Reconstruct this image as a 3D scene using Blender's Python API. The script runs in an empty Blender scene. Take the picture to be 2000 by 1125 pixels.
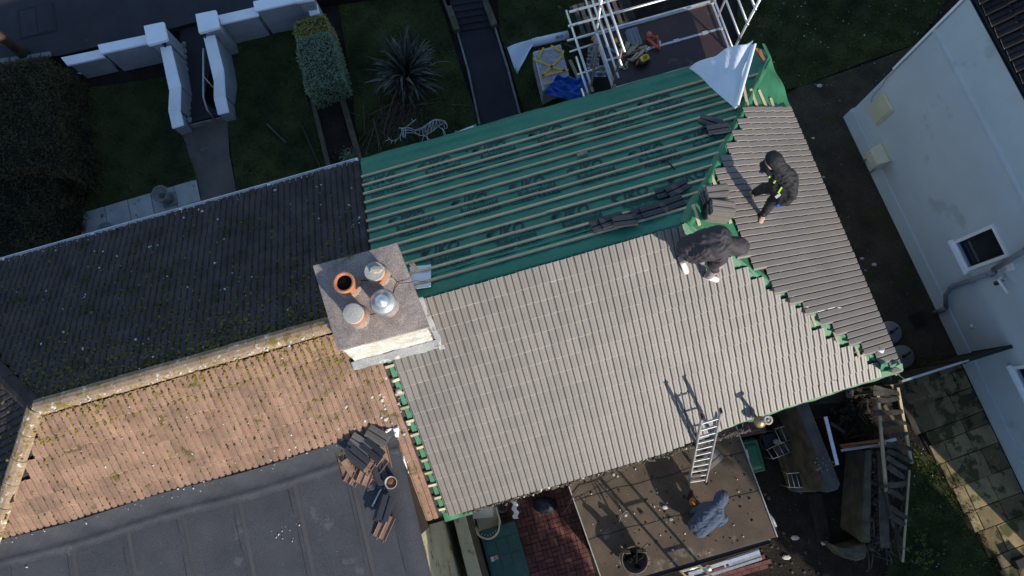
import bpy, bmesh, math, random
import numpy as np
from mathutils import Vector, Matrix
random.seed(7); np.random.seed(7)
SC=bpy.context.scene; COL=SC.collection
# ------------------------------------------------------------------ camera
HC=17.0; F=1387.0
_n=np.array([51/F,266.5/F,1.0]); _n/=np.linalg.norm(_n)
_up=np.array([0,-1.0,0]); _Y=_up-_n*_up.dot(_n); _Y/=np.linalg.norm(_Y); _X=np.cross(_Y,-_n)
R=np.array([_X,_Y,-_n])
cam=bpy.data.cameras.new('camera'); co=bpy.data.objects.new('camera',cam); COL.objects.link(co)
cam.sensor_width=36; cam.lens=36*F/2000; cam.clip_start=.1; cam.clip_end=500
m=Matrix.Identity(4)
for i in range(3):
    m[i][0]=R[i][0]; m[i][1]=-R[i][1]; m[i][2]=-R[i][2]
m[2][3]=HC; co.matrix_world=m
SC.camera=co
# ------------------------------------------------------------------ sky and sun
SUN_AZ=41.5; SUN_EL=24.0
w=bpy.data.worlds.new("World"); SC.world=w; w.use_nodes=True
nt=w.node_tree; bg=nt.nodes['Background']; sky=nt.nodes.new('ShaderNodeTexSky'); sky.sky_type='NISHITA'
sky.sun_disc=False; sky.sun_elevation=math.radians(SUN_EL); sky.sun_rotation=math.radians(180-SUN_AZ)
sky.air_density=1.0; sky.dust_density=.3; sky.ozone_density=2.3
nt.links.new(sky.outputs[0],bg.inputs[0]); bg.inputs[1].default_value=.15
sd=Vector((math.sin(math.radians(SUN_AZ))*math.cos(math.radians(SUN_EL)),-math.cos(math.radians(SUN_AZ))*math.cos(math.radians(SUN_EL)),math.sin(math.radians(SUN_EL))))
sl=bpy.data.lights.new('sun','SUN'); sl.energy=4.3; sl.angle=math.radians(.53); sl.color=(1,.92,.79)
so=bpy.data.objects.new('sun',sl); COL.objects.link(so); so.rotation_euler=sd.to_track_quat('Z','Y').to_euler(); so.location=sd*40
SC.render.engine='CYCLES'
SC.view_settings.view_transform='Standard'; SC.view_settings.look='None'; SC.view_settings.gamma=1; SC.view_settings.use_curve_mapping=False
SC.view_settings.exposure=0.52
# ------------------------------------------------------------------ survey helpers: a photo ray meets a known height or roof plane
CAM=np.array([0,0,HC])
def ray(px,py): return R@np.array([(px-1000)/F,(py-562.5)/F,1.0])
def at(px,py,z=0.0):
    r=ray(px,py); t=(z-HC)/r[2]; return Vector(CAM+r*t)
ANG=math.radians(16.2)
U=Vector((math.cos(ANG),math.sin(ANG),0)); V=Vector((-math.sin(ANG),math.cos(ANG),0)); Z=Vector((0,0,1))
ZR=6.25; ZE=4.2; HALF=3.35; SLP=(ZR-ZE)/HALF; A0=-.45; A1=-10.85; PITCH=math.atan(SLP)
O=at(1395,420,ZR)
def Hs(u,v,z): return Vector((O.x,O.y,0))+U*u+V*v+Z*z
def inv(P):
    d=P-O; return d.dot(U),d.dot(V),P.z
def zS(v): return ZR-SLP*abs(v)
def zE(u): return ZR-SLP*(u-A0)
def onpl(px,py,k,off=0.0):
    r=Vector(ray(px,py)); C=Vector((0,0,HC))
    n={'N':V*SLP,'S':-V*SLP,'E':U*SLP}[k].copy(); n.z=1
    o=O+(U*A0 if k=='E' else Vector((0,0,0)))
    t=(o.dot(n)+off-C.dot(n))/r.dot(n); return C+r*t
# ------------------------------------------------------------------ materials
MATS={}
def mat(name,c1,c2=None,scale=6.0,rough=.8,bump=0.0,bscale=60.0,spec=.3,metal=0.0,rand=0.0,spots=None,stretch=None,fine=.35,bdist=.01,emit=None,trans=0.0,spots2=None):
    """c1/c2 mixed by world-space noise, optional fine grain, spots=(colour,scale,threshold)."""
    if name in MATS: return MATS[name]
    m=bpy.data.materials.new(name); m.use_nodes=True; N=m.node_tree.nodes; L=m.node_tree.links
    b=N['Principled BSDF']; b.inputs['Roughness'].default_value=rough; b.inputs['Metallic'].default_value=metal
    b.inputs['Specular IOR Level'].default_value=spec
    c2=c2 or tuple(x*.7 for x in c1)
    g=N.new('ShaderNodeNewGeometry'); src=g.outputs['Position']
    if stretch:
        mp=N.new('ShaderNodeMapping'); mp.inputs['Rotation'].default_value=(0,0,-ANG-stretch[3] if len(stretch)>3 else -ANG); mp.inputs['Scale'].default_value=stretch[:3]
        mp.vector_type='TEXTURE'; mp.inputs['Scale'].default_value=tuple(1/x for x in stretch[:3]); mp.inputs['Rotation'].default_value=(0,0,ANG)
        L.new(src,mp.inputs['Vector']); src2=mp.outputs[0]
    else: src2=src
    def noise(s,det=5,ro=.6,sr=None):
        n=N.new('ShaderNodeTexNoise'); n.inputs['Scale'].default_value=s; n.inputs['Detail'].default_value=det; n.inputs['Roughness'].default_value=ro; L.new(sr or src,n.inputs['Vector']); return n.outputs[0]
    def ramp(x,a,bb):
        r=N.new('ShaderNodeMapRange'); r.inputs['From Min'].default_value=a; r.inputs['From Max'].default_value=bb; L.new(x,r.inputs['Value']); return r.outputs[0]
    def mix(f,a,bcol,mode='MIX'):
        x=N.new('ShaderNodeMix'); x.data_type='RGBA'; x.blend_type=mode
        if hasattr(f,'is_linked'): L.new(f,x.inputs[0])
        else: x.inputs[0].default_value=f
        for i,c in ((6,a),(7,bcol)):
            if hasattr(c,'is_linked'): L.new(c,x.inputs[i])
            else: x.inputs[i].default_value=(*c,1)
        return x.outputs[2]
    col=mix(ramp(noise(scale,5,.6,src2),.32,.68),c1,c2)
    if fine:
        fr=ramp(noise(bscale,3,.7),.25,.75); cr=N.new('ShaderNodeCombineColor')
        mr=N.new('ShaderNodeMapRange'); mr.inputs['To Min'].default_value=1-fine; mr.inputs['To Max'].default_value=1+fine; L.new(fr,mr.inputs['Value'])
        vm=N.new('ShaderNodeVectorMath'); vm.operation='SCALE'; L.new(col,vm.inputs[0]); L.new(mr.outputs[0],vm.inputs['Scale']); col=vm.outputs[0]
    for sp in (spots,spots2):
        if sp:
            col=mix(ramp(noise(sp[1],6,.65),sp[2],sp[2]+.06),col,sp[0])
    if rand:
        oi=N.new('ShaderNodeObjectInfo'); mr=N.new('ShaderNodeMapRange'); mr.inputs['To Min'].default_value=1-rand; mr.inputs['To Max'].default_value=1+rand; L.new(oi.outputs['Random'],mr.inputs['Value'])
        vm=N.new('ShaderNodeVectorMath'); vm.operation='SCALE'; L.new(col,vm.inputs[0]); L.new(mr.outputs[0],vm.inputs['Scale']); col=vm.outputs[0]
    L.new(col,b.inputs['Base Color'])
    if bump:
        bn=N.new('ShaderNodeBump'); bn.inputs['Strength'].default_value=bump; bn.inputs['Distance'].default_value=bdist
        L.new(noise(bscale,4,.7),bn.inputs['Height']); L.new(bn.outputs[0],b.inputs['Normal'])
    if trans: b.inputs['Transmission Weight'].default_value=trans
    MATS[name]=m; return m
def M_():
    mat('tile_new',(.152,.13,.111),(.124,.106,.091),1.6,.56,.25,160,1.0,rand=.13,fine=.12,bdist=.003,spots=((.17,.145,.115),7,.64))
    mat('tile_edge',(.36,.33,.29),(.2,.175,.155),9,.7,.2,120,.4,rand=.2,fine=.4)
    mat('tile_edge_old',(.38,.28,.2),(.12,.10,.07),12,.95,.5,90,.1,rand=.2,fine=.4)
    mat('tile_dark',(.035,.036,.042),(.025,.026,.03),4,.5,.2,120,.5,rand=.2,fine=.1)
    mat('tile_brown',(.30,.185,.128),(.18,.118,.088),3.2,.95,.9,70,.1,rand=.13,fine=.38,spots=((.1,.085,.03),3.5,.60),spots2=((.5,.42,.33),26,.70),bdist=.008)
    mat('tile_shade',(.07,.058,.058),(.034,.029,.030),2.6,.95,.9,60,.12,rand=.1,fine=.4,spots=((.03,.034,.012),2.6,.60),spots2=((.35,.36,.33),22,.73),bdist=.01)  # darker copy of the old tile for unlit slopes, shade put into the colour
    mat('ridge',(.31,.225,.15),(.22,.155,.105),5,.95,.8,60,.1,rand=.1,spots=((.56,.52,.42),11,.58),spots2=((.17,.13,.035),7,.56),bdist=.01)
    mat('mortar',(.42,.38,.31),(.3,.26,.2),8,.95,.8,60,.1)
    mat('moss',(.075,.075,.018),(.035,.042,.012),4,1,.6,90,.05)
    mat('moss_green',(.14,.125,.042),(.065,.062,.026),3,1,.6,90,.05)
    mat('moss_ochre',(.22,.16,.035),(.11,.09,.03),4,1,.6,90,.05)
    mat('felt',(.066,.068,.074),(.049,.051,.056),1.6,.9,.9,70,.25,fine=.42,spots=((.09,.09,.094),2.2,.62),bdist=.006)
    mat('felt_lap2',(.072,.071,.073),(.055,.055,.057),.9,.85,.7,110,.3,fine=.25,bdist=.006)
    mat('felt_lap',(.03,.031,.035),None,3,.8,.4,90,.3)
    mat('membrane',(.018,.178,.105),(.015,.138,.088),1.6,.6,.45,38,.4,fine=.1,bdist=.012)
    mat('membrane_lit',(.04,.185,.085),(.026,.14,.066),3,.55,.4,30,.4,fine=.1,bdist=.012)  # membrane recoloured for sunlit faces, sunlight put into the colour
    mat('print_ink',(.004,.026,.03),(.006,.04,.042),20,.6,0,60,.3,fine=.1)
    mat('white_sheet',(.62,.66,.7),(.55,.6,.66),3,.7,.2,40,.3,fine=.05)
    mat('batten',(.56,.44,.27),(.44,.35,.23),3,.85,.4,50,.2,rand=.14,fine=.2,spots=((.25,.15,.06),9,.68))
    mat('batten_pale',(.62,.5,.3),(.5,.4,.24),3,.85,.4,50,.2,rand=.1,fine=.2)
    mat('cap_concrete',(.33,.27,.235),(.19,.165,.15),5,.9,1.0,55,.2,fine=.55,spots=((.12,.13,.05),2.4,.64),bdist=.006)
    mat('chimney_render',(.55,.52,.46),(.34,.32,.29),5,.9,.8,40,.2,spots=((.85,.8,.68),4,.55),spots2=((.2,.2,.18),6,.63))
    mat('lead',(.3,.3,.29),(.18,.19,.2),3,.7,.4,50,.4,spots=((.5,.47,.4),4,.6))
    mat('terracotta',(.46,.19,.10),(.33,.14,.08),7,.85,.4,60,.2)
    mat('soot',(.01,.009,.008),None,5,1)
    mat('grey_cap',(.42,.4,.35),(.3,.3,.28),7,.9,.7,70,.2)
    mat('zinc',(.5,.53,.57),(.4,.43,.47),5,.38,.1,40,.5,metal=.7,fine=.1)
    mat('aluminium',(.68,.68,.68),(.55,.55,.56),6,.38,.1,60,.5,metal=.75,fine=.12)
    mat('alu_dull',(.36,.36,.36),(.24,.24,.25),8,.5,.1,60,.5,metal=.5,fine=.15)
    mat('rust_steel',(.2,.16,.12),(.12,.1,.085),8,.7,.2,60,.3,metal=.3)
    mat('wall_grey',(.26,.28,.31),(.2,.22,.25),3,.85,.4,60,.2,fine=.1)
    mat('white_paint',(.8,.82,.84),(.72,.75,.77),3,.75,.3,60,.3,fine=.06,spots=((.5,.53,.54),5,.68))
    mat('pebbledash',(.56,.64,.69),(.50,.58,.63),1.0,.9,1.0,120,.2,fine=.12,bdist=.014,spots=((.43,.5,.53),.8,.62),spots2=((.60,.68,.72),2.7,.66))
    mat('white_plastic',(.75,.75,.72),(.68,.68,.65),4,.4,0,60,.5,fine=.03)
    mat('cream_plastic',(.62,.58,.42),(.52,.49,.35),4,.5,0,60,.5,fine=.08)
    mat('grey_plastic',(.2,.21,.23),(.15,.16,.18),4,.45,.1,60,.5,fine=.08)
    mat('black_plastic',(.014,.014,.016),None,4,.45,.1,60,.5)
    mat('glass_dark',(.03,.04,.045),(.015,.02,.02),2,.08,0,60,.8,fine=0,spots=((.12,.14,.12),1.7,.58))
    mat('cream_wall',(.5,.46,.30),(.38,.34,.22),2,.9,.5,50,.2,spots=((.26,.17,.08),2.6,.55))
    mat('house_wall',(.5,.48,.42),(.4,.38,.34),2,.9,.6,60,.2)
    mat('soil',(.036,.029,.022),(.018,.015,.013),2.5,1,.9,30,.1,fine=.5,bdist=.04)
    mat('alley_soil',(.085,.066,.044),(.034,.029,.022),1.3,1,.9,26,.1,fine=.4,bdist=.03,spots=((.05,.05,.016),1.1,.56))
    mat('lawn',(.058,.072,.024),(.028,.034,.016),.9,1,.9,40,.1,fine=.45,bdist=.03)
    mat('grass_blade',(.125,.15,.042),(.04,.058,.02),.9,.9,0,60,.15,fine=.3)
    mat('asphalt',(.042,.042,.05),(.03,.03,.037),1.5,.92,.7,120,.2,fine=.35,spots=((.055,.055,.06),3,.66))
    mat('path_concrete',(.14,.12,.10),(.075,.066,.06),1.3,.95,.7,70,.2,fine=.35,spots=((.14,.12,.095),2.5,.62))
    mat('path_dark',(.032,.03,.034),(.022,.021,.025),1.6,.9,.6,90,.25,fine=.3)
    mat('slab',(.40,.41,.40),(.28,.29,.28),2.5,.95,.6,60,.2,rand=.15,fine=.25,spots=((.09,.08,.065),3,.6))
    mat('flag',(.30,.225,.12),(.16,.125,.07),1.8,.95,.7,50,.2,rand=.35,fine=.35,spots=((.075,.07,.03),2.4,.50))
    mat('paver_red',(.16,.066,.058),(.10,.045,.042),5,.9,.7,80,.2,rand=.28,fine=.35)
    mat('kerb_stone',(.22,.22,.22),(.12,.12,.12),5,.95,.8,50,.2)
    mat('old_concrete',(.13,.112,.08),(.05,.046,.036),3.4,.95,.9,50,.15,fine=.35,spots=((.07,.075,.03),2.2,.57))
    mat('lichen_concrete',(.095,.09,.085),(.055,.052,.05),4,.95,.9,50,.15,fine=.4,spots=((.34,.34,.31),12,.67))
    mat('ext_felt',(.118,.086,.06),(.06,.046,.035),1.4,.9,.7,60,.25,fine=.3,spots=((.19,.155,.115),1.0,.6),spots2=((.035,.03,.028),5,.68),bdist=.006)
    mat('wood_old',(.085,.075,.06),(.045,.04,.033),6,.9,.7,50,.2,rand=.3)
    mat('wood_dark',(.045,.036,.027),(.028,.022,.018),6,.9,.7,50,.2,rand=.3)
    mat('wood_pale',(.42,.34,.21),(.3,.25,.16),6,.85,.5,50,.2,rand=.2)
    mat('wood_orange',(.3,.115,.045),(.2,.075,.03),6,.7,.3,50,.3)
    mat('deck_ply',(.05,.03,.028),(.036,.022,.022),2.5,.35,.2,60,.5,fine=.2,spots=((.11,.08,.075),1.6,.60))
    mat('pole_brown',(.16,.1,.06),(.1,.065,.045),5,.9,.5,50,.2)
    mat('leaf_grey',(.22,.29,.19),(.12,.17,.10),12,.7,0,60,.3,rand=0,fine=.5)
    mat('leaf_yellow',(.36,.30,.08),(.16,.18,.05),14,.7,0,60,.3,fine=.5)
    mat('leaf_dark',(.062,.056,.026),(.032,.032,.016),3,.8,0,60,.2,fine=.5,spots=((.045,.035,.016),1.2,.58))
    mat('leaf_weed',(.16,.24,.05),(.05,.1,.025),8,.6,0,60,.3,fine=.3)
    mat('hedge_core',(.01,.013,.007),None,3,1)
    mat('phormium',(.078,.082,.07),(.022,.03,.02),10,.5,0,60,.4,fine=.3,rand=.5)
    mat('dead_leaf',(.12,.085,.06),(.07,.05,.04),6,.9,0,60,.2,fine=.3,rand=.3)
    mat('wire_white',(.55,.62,.62),None,6,.5,0,60,.4,fine=0)
    mat('tarp_blue',(.01,.13,.55),(.008,.09,.42),4,.45,.2,30,.5,fine=.1)
    mat('shrink_wrap',(.34,.36,.4),(.2,.2,.22),7,.3,.5,14,.6,fine=.2,spots=((.55,.57,.6),8,.62),bdist=.02)
    mat('tape_yellow',(.7,.42,.03),(.6,.3,.02),9,.5,0,60,.4,fine=.1)
    mat('yellow_tool',(.72,.42,.02),(.6,.34,.02),6,.4,0,60,.5,fine=.05)
    mat('red_tool',(.62,.08,.035),(.45,.06,.03),6,.4,0,60,.5,fine=.05)
    mat('bin_green',(.02,.13,.07),(.015,.1,.055),4,.5,.1,60,.4,fine=.1)
    mat('bin_brown',(.09,.042,.038),(.07,.034,.03),4,.55,.1,60,.4,fine=.1)
    mat('bag_dark',(.02,.03,.05),None,5,.6)
    mat('bin_blue',(.02,.12,.5),None,4,.5)
    mat('box_green',(.035,.1,.085),(.025,.075,.068),4,.6,.1,60,.4,fine=.1)
    mat('label_white',(.75,.75,.72),None,4,.6,0,60,.3,fine=0)
    mat('label_red',(.6,.06,.03),None,4,.6,0,60,.3,fine=0)
    mat('cloth_white',(.72,.72,.7),(.6,.6,.6),5,.8)
    mat('jacket_black',(.022,.021,.023),(.014,.014,.016),12,.75,.5,40,.3,fine=.15,bdist=.01)
    mat('jacket_brown',(.05,.042,.047),(.034,.03,.034),12,.72,.5,40,.3,fine=.15,bdist=.01)
    mat('hoodie_grey',(.075,.095,.135),(.06,.078,.115),9,.95,.6,50,.1,fine=.15,bdist=.01)
    mat('trousers_dark',(.016,.016,.018),(.05,.048,.045),9,.85,.4,40,.2,fine=.2)
    mat('trousers_pale',(.3,.28,.25),(.17,.155,.14),10,.85,.4,40,.2,fine=.2)
    mat('boot_tan',(.5,.36,.2),(.28,.2,.12),14,.8)
    mat('shoe_white',(.8,.78,.74),(.5,.47,.42),14,.7)
    mat('glove_blue',(.02,.07,.5),(.015,.05,.35),9,.6)
    mat('glove_orange',(.45,.16,.03),(.3,.1,.02),14,.8)
    mat('hivis',(.5,.8,.03),None,9,.6)
    mat('skin',(.5,.3,.22),None,9,.6)
    mat('rubble',(.5,.47,.42),(.33,.3,.26),12,.95,.5,60,.2,rand=.3)
    mat('gold_metal',(.4,.31,.13),(.3,.23,.1),7,.4,0,60,.5,metal=.6)
    mat('lichen',(.5,.53,.5),(.36,.4,.38),20,1)
    mat('lichen_dull',(.2,.2,.18),(.13,.13,.12),20,1)
    mat('exposed_agg',(.3,.28,.26),(.13,.12,.11),60,.95,.8,90,.2,fine=.5)
    mat('tile_far',(.03,.027,.03),(.018,.017,.02),3,.9,.6,60,.1,rand=.3)
    mat('roof_far',(.035,.03,.028),(.022,.02,.02),3,.9,.6,60,.2)
M_()
def MT(n): return MATS[n]
# ------------------------------------------------------------------ mesh builder
ORG={}
def org(o): 
    return ORG.get(o.name,Vector((0,0,0))) if o else Vector((0,0,0))
class MB:
    def __init__(s): s.v=[]; s.f=[]
    def add(s,vs,fs):
        k=len(s.v); s.v+= [Vector(x) for x in vs]; s.f+=[tuple(i+k for i in f) for f in fs]; return s
    def box(s,c,size,ax=(1,0,0),ay=None,az=(0,0,1)):
        ax=Vector(ax).normalized(); az=Vector(az).normalized(); ay=Vector(ay).normalized() if ay is not None else az.cross(ax).normalized()
        c=Vector(c); hx,hy,hz=[x/2 for x in size]
        vs=[c+ax*(sx*hx)+ay*(sy*hy)+az*(sz*hz) for sz in(-1,1) for sy in(-1,1) for sx in(-1,1)]
        return s.add(vs,[(0,2,3,1),(4,5,7,6),(0,1,5,4),(2,6,7,3),(0,4,6,2),(1,3,7,5)])
    def prism(s,top,bot):
        n=len(top); s.add(list(top)+list(bot),[tuple(range(n)),tuple(range(2*n-1,n-1,-1))]+[(i,i+n,(i+1)%n+n,(i+1)%n) for i in range(n)]); return s
    def bar(s,a,b,w,h,up=(0,0,1)):
        a,b=Vector(a),Vector(b); d=b-a; L=d.length; d.normalize(); up=Vector(up); x=up.cross(d)
        if x.length<1e-4: x=Vector((1,0,0)).cross(d)
        x.normalize(); z=d.cross(x)
        return s.box((a+b)/2,(L,w,h),d,x,z)
    def tube(s,pts,r,n=8,cap=True,taper=None):
        pts=[Vector(p) for p in pts]; k=len(s.v); prev=None
        for i,p in enumerate(pts):
            d=(pts[min(i+1,len(pts)-1)]-pts[max(i-1,0)]).normalized()
            if prev is None:
                x=d.orthogonal().normalized()
            else: x=(prev-d*prev.dot(d)).normalized()
            prev=x; y=d.cross(x); rr=r if taper is None else r*taper[i]
            for j in range(n):
                a=2*math.pi*j/n; s.v.append(p+x*math.cos(a)*rr+y*math.sin(a)*rr)
        for i in range(len(pts)-1):
            for j in range(n): s.f.append((k+i*n+j,k+i*n+(j+1)%n,k+(i+1)*n+(j+1)%n,k+(i+1)*n+j))
        if cap:
            s.f.append(tuple(k+j for j in range(n))[::-1]); s.f.append(tuple(k+(len(pts)-1)*n+j for j in range(n)))
        return s
    def lathe(s,c,prof,n=24,axis=(0,0,1),sx=1,sy=1):
        c=Vector(c); az=Vector(axis).normalized(); ax=az.orthogonal().normalized() if abs(az.z)<.99 else Vector((1,0,0)); ay=az.cross(ax); k=len(s.v)
        for r,z in prof:
            for j in range(n):
                a=2*math.pi*j/n; s.v.append(c+az*z+ax*(r*sx*math.cos(a))+ay*(r*sy*math.sin(a)))
        for i in range(len(prof)-1):
            for j in range(n): s.f.append((k+i*n+j,k+i*n+(j+1)%n,k+(i+1)*n+(j+1)%n,k+(i+1)*n+j))
        if prof[0][0]>1e-6: s.f.append(tuple(k+j for j in range(n))[::-1])
        if prof[-1][0]>1e-6: s.f.append(tuple(k+(len(prof)-1)*n+j for j in range(n)))
        return s
    def grid(s,nu,nv,fn,thick=0):
        k=len(s.v)
        for j in range(nv+1):
            for i in range(nu+1): s.v.append(Vector(fn(i/nu,j/nv)))
        for j in range(nv):
            for i in range(nu):
                a=k+j*(nu+1)+i; s.f.append((a,a+1,a+nu+2,a+nu+1))
        return s
    def build(s,name,mt,parent=None,smooth=False,bevel=0,kind=None,solid=0):
        me=bpy.data.meshes.new(name); og=org(parent)
        me.from_pydata([tuple(x-og) for x in s.v],[],s.f); me.materials.append(MT(mt) if isinstance(mt,str) else mt)
        if smooth: me.polygons.foreach_set('use_smooth',[True]*len(me.polygons))
        me.update(); o=bpy.data.objects.new(name,me); COL.objects.link(o)
        if parent: o.parent=parent
        ORG[o.name]=og
        if solid: md=o.modifiers.new('thickness','SOLIDIFY'); md.thickness=solid; md.offset=0
        if bevel: md=o.modifiers.new('bevel','BEVEL'); md.width=bevel; md.segments=1; md.limit_method='ANGLE'
        if kind: o['kind']=kind
        return o
def T(name,label,cat,loc=(0,0,0),group=None):
    o=bpy.data.objects.new(name,None); o.location=loc; o.empty_display_size=.2; COL.objects.link(o); ORG[o.name]=Vector(loc)
    o['label']=label; o['category']=cat
    if group: o['group']=group
    return o
def tag(o,label,cat,group=None):
    o['label']=label; o['category']=cat
    if group: o['group']=group
    return o
def lift(o,loc):
    """give a one-mesh thing its origin at loc"""
    loc=Vector(loc); o.data.transform(Matrix.Translation(-loc)); o.location=loc; ORG[o.name]=loc; return o
def npmesh(name,verts,faces,mt,parent=None,kind=None,smooth=False):
    verts=np.asarray(verts,dtype=np.float32); faces=np.asarray(faces,dtype=np.int32)
    if parent is not None: verts=verts-np.array(org(parent),dtype=np.float32)
    me=bpy.data.meshes.new(name); k=faces.shape[1]
    me.vertices.add(len(verts)); me.vertices.foreach_set('co',verts.ravel())
    me.loops.add(faces.size); me.loops.foreach_set('vertex_index',faces.ravel())
    me.polygons.add(len(faces)); me.polygons.foreach_set('loop_start',np.arange(0,faces.size,k,dtype=np.int32))
    if smooth: me.polygons.foreach_set('use_smooth',np.ones(len(faces),dtype=bool))
    me.update(calc_edges=True); me.materials.append(MT(mt) if isinstance(mt,str) else mt)
    o=bpy.data.objects.new(name,me); COL.objects.link(o)
    if parent: o.parent=parent
    if kind: o['kind']=kind
    return o
def polyn(p,k,zt,zb,name,mt,parent=None,**kw):
    top=[at(x,y,zt) for x,y in p]; bot=[Vector((q.x,q.y,zb)) for q in top]
    return MB().prism(top,bot).build(name,mt,parent,**kw)
def sheet(name,pix,z,mt,kind='structure'):
    o=MB().add([at(x,y,z) for x,y in pix],[tuple(range(len(pix)))]).build(name,mt); 
    if o.data.polygons[0].normal.z<0: o.data.flip_normals()
    if kind: o['kind']=kind
    return o
def place(o,x,y,z,X,Y,N):
    """matrix from local frame"""
    m=Matrix.Identity(4)
    for i in range(3): m[i][0]=X[i]; m[i][1]=Y[i]; m[i][2]=N[i]; m[i][3]=(x,y,z)[i]
    return m
def wob(a,b,s=1.0,seed=0): # cheap smooth noise
    return (math.sin(a*1.7*s+seed)+math.sin(b*2.3*s+seed*2.1)+math.sin((a+b)*3.1*s+seed*.7)+.6*math.sin((a*2.1-b*1.3)*4.3*s+seed))/3.6
# ================================================================== GROUND
g=MB().add([(-90,-90,-.03),(90,-90,-.03),(90,90,-.03),(-90,90,-.03)],[(0,1,2,3)]).build('ground','soil'); g['kind']='structure'
LAWNS=[[(150,175),(330,150),(345,200),(357,250),(400,385),(385,350),(125,425),(70,300)],
 [(420,60),(575,40),(600,190),(650,335),(465,395),(443,235),(428,222)],
 [(655,-30),(850,-30),(905,150),(945,260),(900,300),(700,330),(690,190)],
 [(970,-60),(1160,-60),(1160,90),(1140,215),(1025,225),(975,60)],
 [(1440,-60),(1890,-60),(1790,85),(1690,120),(1560,170),(1500,180),(1440,200)],
 [(1760,850),(1868,925),(1962,1135),(1968,1180),(1700,1180),(1740,1040),(1770,900)]]
for L in LAWNS: sheet('lawn',L,.004,'lawn')
def in_poly(x,y,P):
    c=np.zeros(len(x),bool); n=len(P)
    for i in range(n):
        x1,y1=P[i]; x2,y2=P[(i+1)%n]
        if y1==y2: continue
        k=((y1>y)!=(y2>y))&(x<(x2-x1)*(y-y1)/(y2-y1)+x1); c^=k
    return c
def atn(px,py,z):
    d=np.stack([(px-1000)/F,(py-562.5)/F,np.ones_like(px)],1)@R.T; t=(z-HC)/d[:,2]; return d*t[:,None]+CAM
def blades(polys,dens,h,wd,mt,name,label=None,zb=0.0):
    V_=[];
    for P in polys:
        xs=[p[0] for p in P]; ys=[p[1] for p in P]; n=int((max(xs)-min(xs))*(max(ys)-min(ys))*dens)
        x=np.random.uniform(min(xs),max(xs),n); y=np.random.uniform(min(ys),max(ys),n); k=in_poly(x,y,P)
        # clumped density
        cl=(np.sin(x*.11+y*.07)+np.sin(x*.053-y*.13)+np.sin(x*.31+1)*np.sin(y*.27))*.3+.6
        k&=np.random.rand(n)<cl
        V_.append(atn(x[k],y[k],zb))
    p=np.concatenate(V_); n=len(p); a=np.random.uniform(0,6.28,n); hh=h*np.random.uniform(.5,1.3,n); lean=np.random.uniform(0,h*1.0,n); b=np.random.uniform(0,6.28,n)
    w_=wd*np.random.uniform(.6,1.3,n)
    A=p.copy(); A[:,0]+=np.cos(a)*w_; A[:,1]+=np.sin(a)*w_; B=p.copy(); B[:,0]-=np.cos(a)*w_; B[:,1]-=np.sin(a)*w_
    C=p.copy(); C[:,0]+=np.cos(b)*lean; C[:,1]+=np.sin(b)*lean; C[:,2]+=hh
    o=npmesh(name,np.stack([A,B,C],1).reshape(-1,3),np.arange(3*n).reshape(-1,3),mt,None,'stuff')
    if label: tag(o,label,'grass')
blades(LAWNS,.32,.055,.011,'grass_blade','grass','short shaded grass of the garden lawns')
# road, raised above the front gardens, with kerb
sheet('road',[(-500,-420),(1400,-420),(1100,-60),(620,-2),(430,30),(310,62),(120,108),(0,122),(-500,240)],.36,'asphalt')
MB().add([at(-500,240,.36),at(0,122,.36),at(120,108,.36),at(310,62,.36),at(430,30,.36),at(620,-2,.36),at(1100,-60,.36)]+[Vector((*at(x,y,.36).xy,-.02)) for x,y in [(-500,240),(0,122),(120,108),(310,62),(430,30),(620,-2),(1100,-60)]],[(i,i+1,i+8,i+7) for i in range(6)]).build('bank','soil',kind='structure')
k=T('manhole_cover','large square metal access cover set in the dark road','cover',at(72,40,.364))
MB().box(at(72,40,.366),(.98,.86,.012),(.97,.24,0)).build('frame','path_dark',k); 
for i in (-1,1): MB().box(at(72,40,.376)+U*.22*i,(.42,.78,.008),(.97,.24,0)).build('lid','asphalt',k,bevel=.004)
for i in range(6):
    a=at(2+i*20,120-i*2.8,.37); b=at(20+i*20,117-i*2.8,.37)
    if i<5: MB().bar(a,b,.12,.1).build('kerb_stone','kerb_stone',None,bevel=.012).__setitem__('kind','structure')
# paths
sheet('path',[(352,250),(444,232),(448,300),(470,420),(405,440),(385,350)],.016,'path_concrete')
sheet('path',[(893,64),(966,52),(1022,240),(1010,270),(940,280),(937,245)],.016,'path_dark')
sheet('alley',[(1525,190),(1560,170),(1700,122),(1800,82),(1835,40),(1900,0),(1900,760),(1500,800),(1500,200)],.006,'alley_soil')
sheet('yard',[(1400,760),(1790,735),(1785,870),(1720,1180),(1180,1180),(1180,900)],.005,'soil')
# step edge between the ramp and the path, ramp surface between the two side walls, stone edging
sheet('ramp',[(352,60),(432,20),(398,200),(440,226),(356,246),(350,130)],.22,'path_dark')
MB().prism([at(354,249,.22),at(442,227,.22),at(440,223,.22),at(354,244,.22)],[Vector((*at(x,y,.22).xy,0)) for x,y in [(354,249),(442,227),(440,223),(354,244)]]).build('step','kerb_stone',kind='structure')
ke=T('stone_edging','rough row of stones edging the ramp between the white gate walls','edging',at(368,160,.22))
for i in range(13):
    p=at(360+i*.8+random.uniform(-1,1),88+i*12.2,.25); 
    MB().lathe(p,[(.03,-.04),(.085,-.02),(.09,.02),(.06,.05),(0,.06)],7,sx=random.uniform(.7,1),sy=random.uniform(.9,1.2)).build('stone','kerb_stone',ke)
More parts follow.
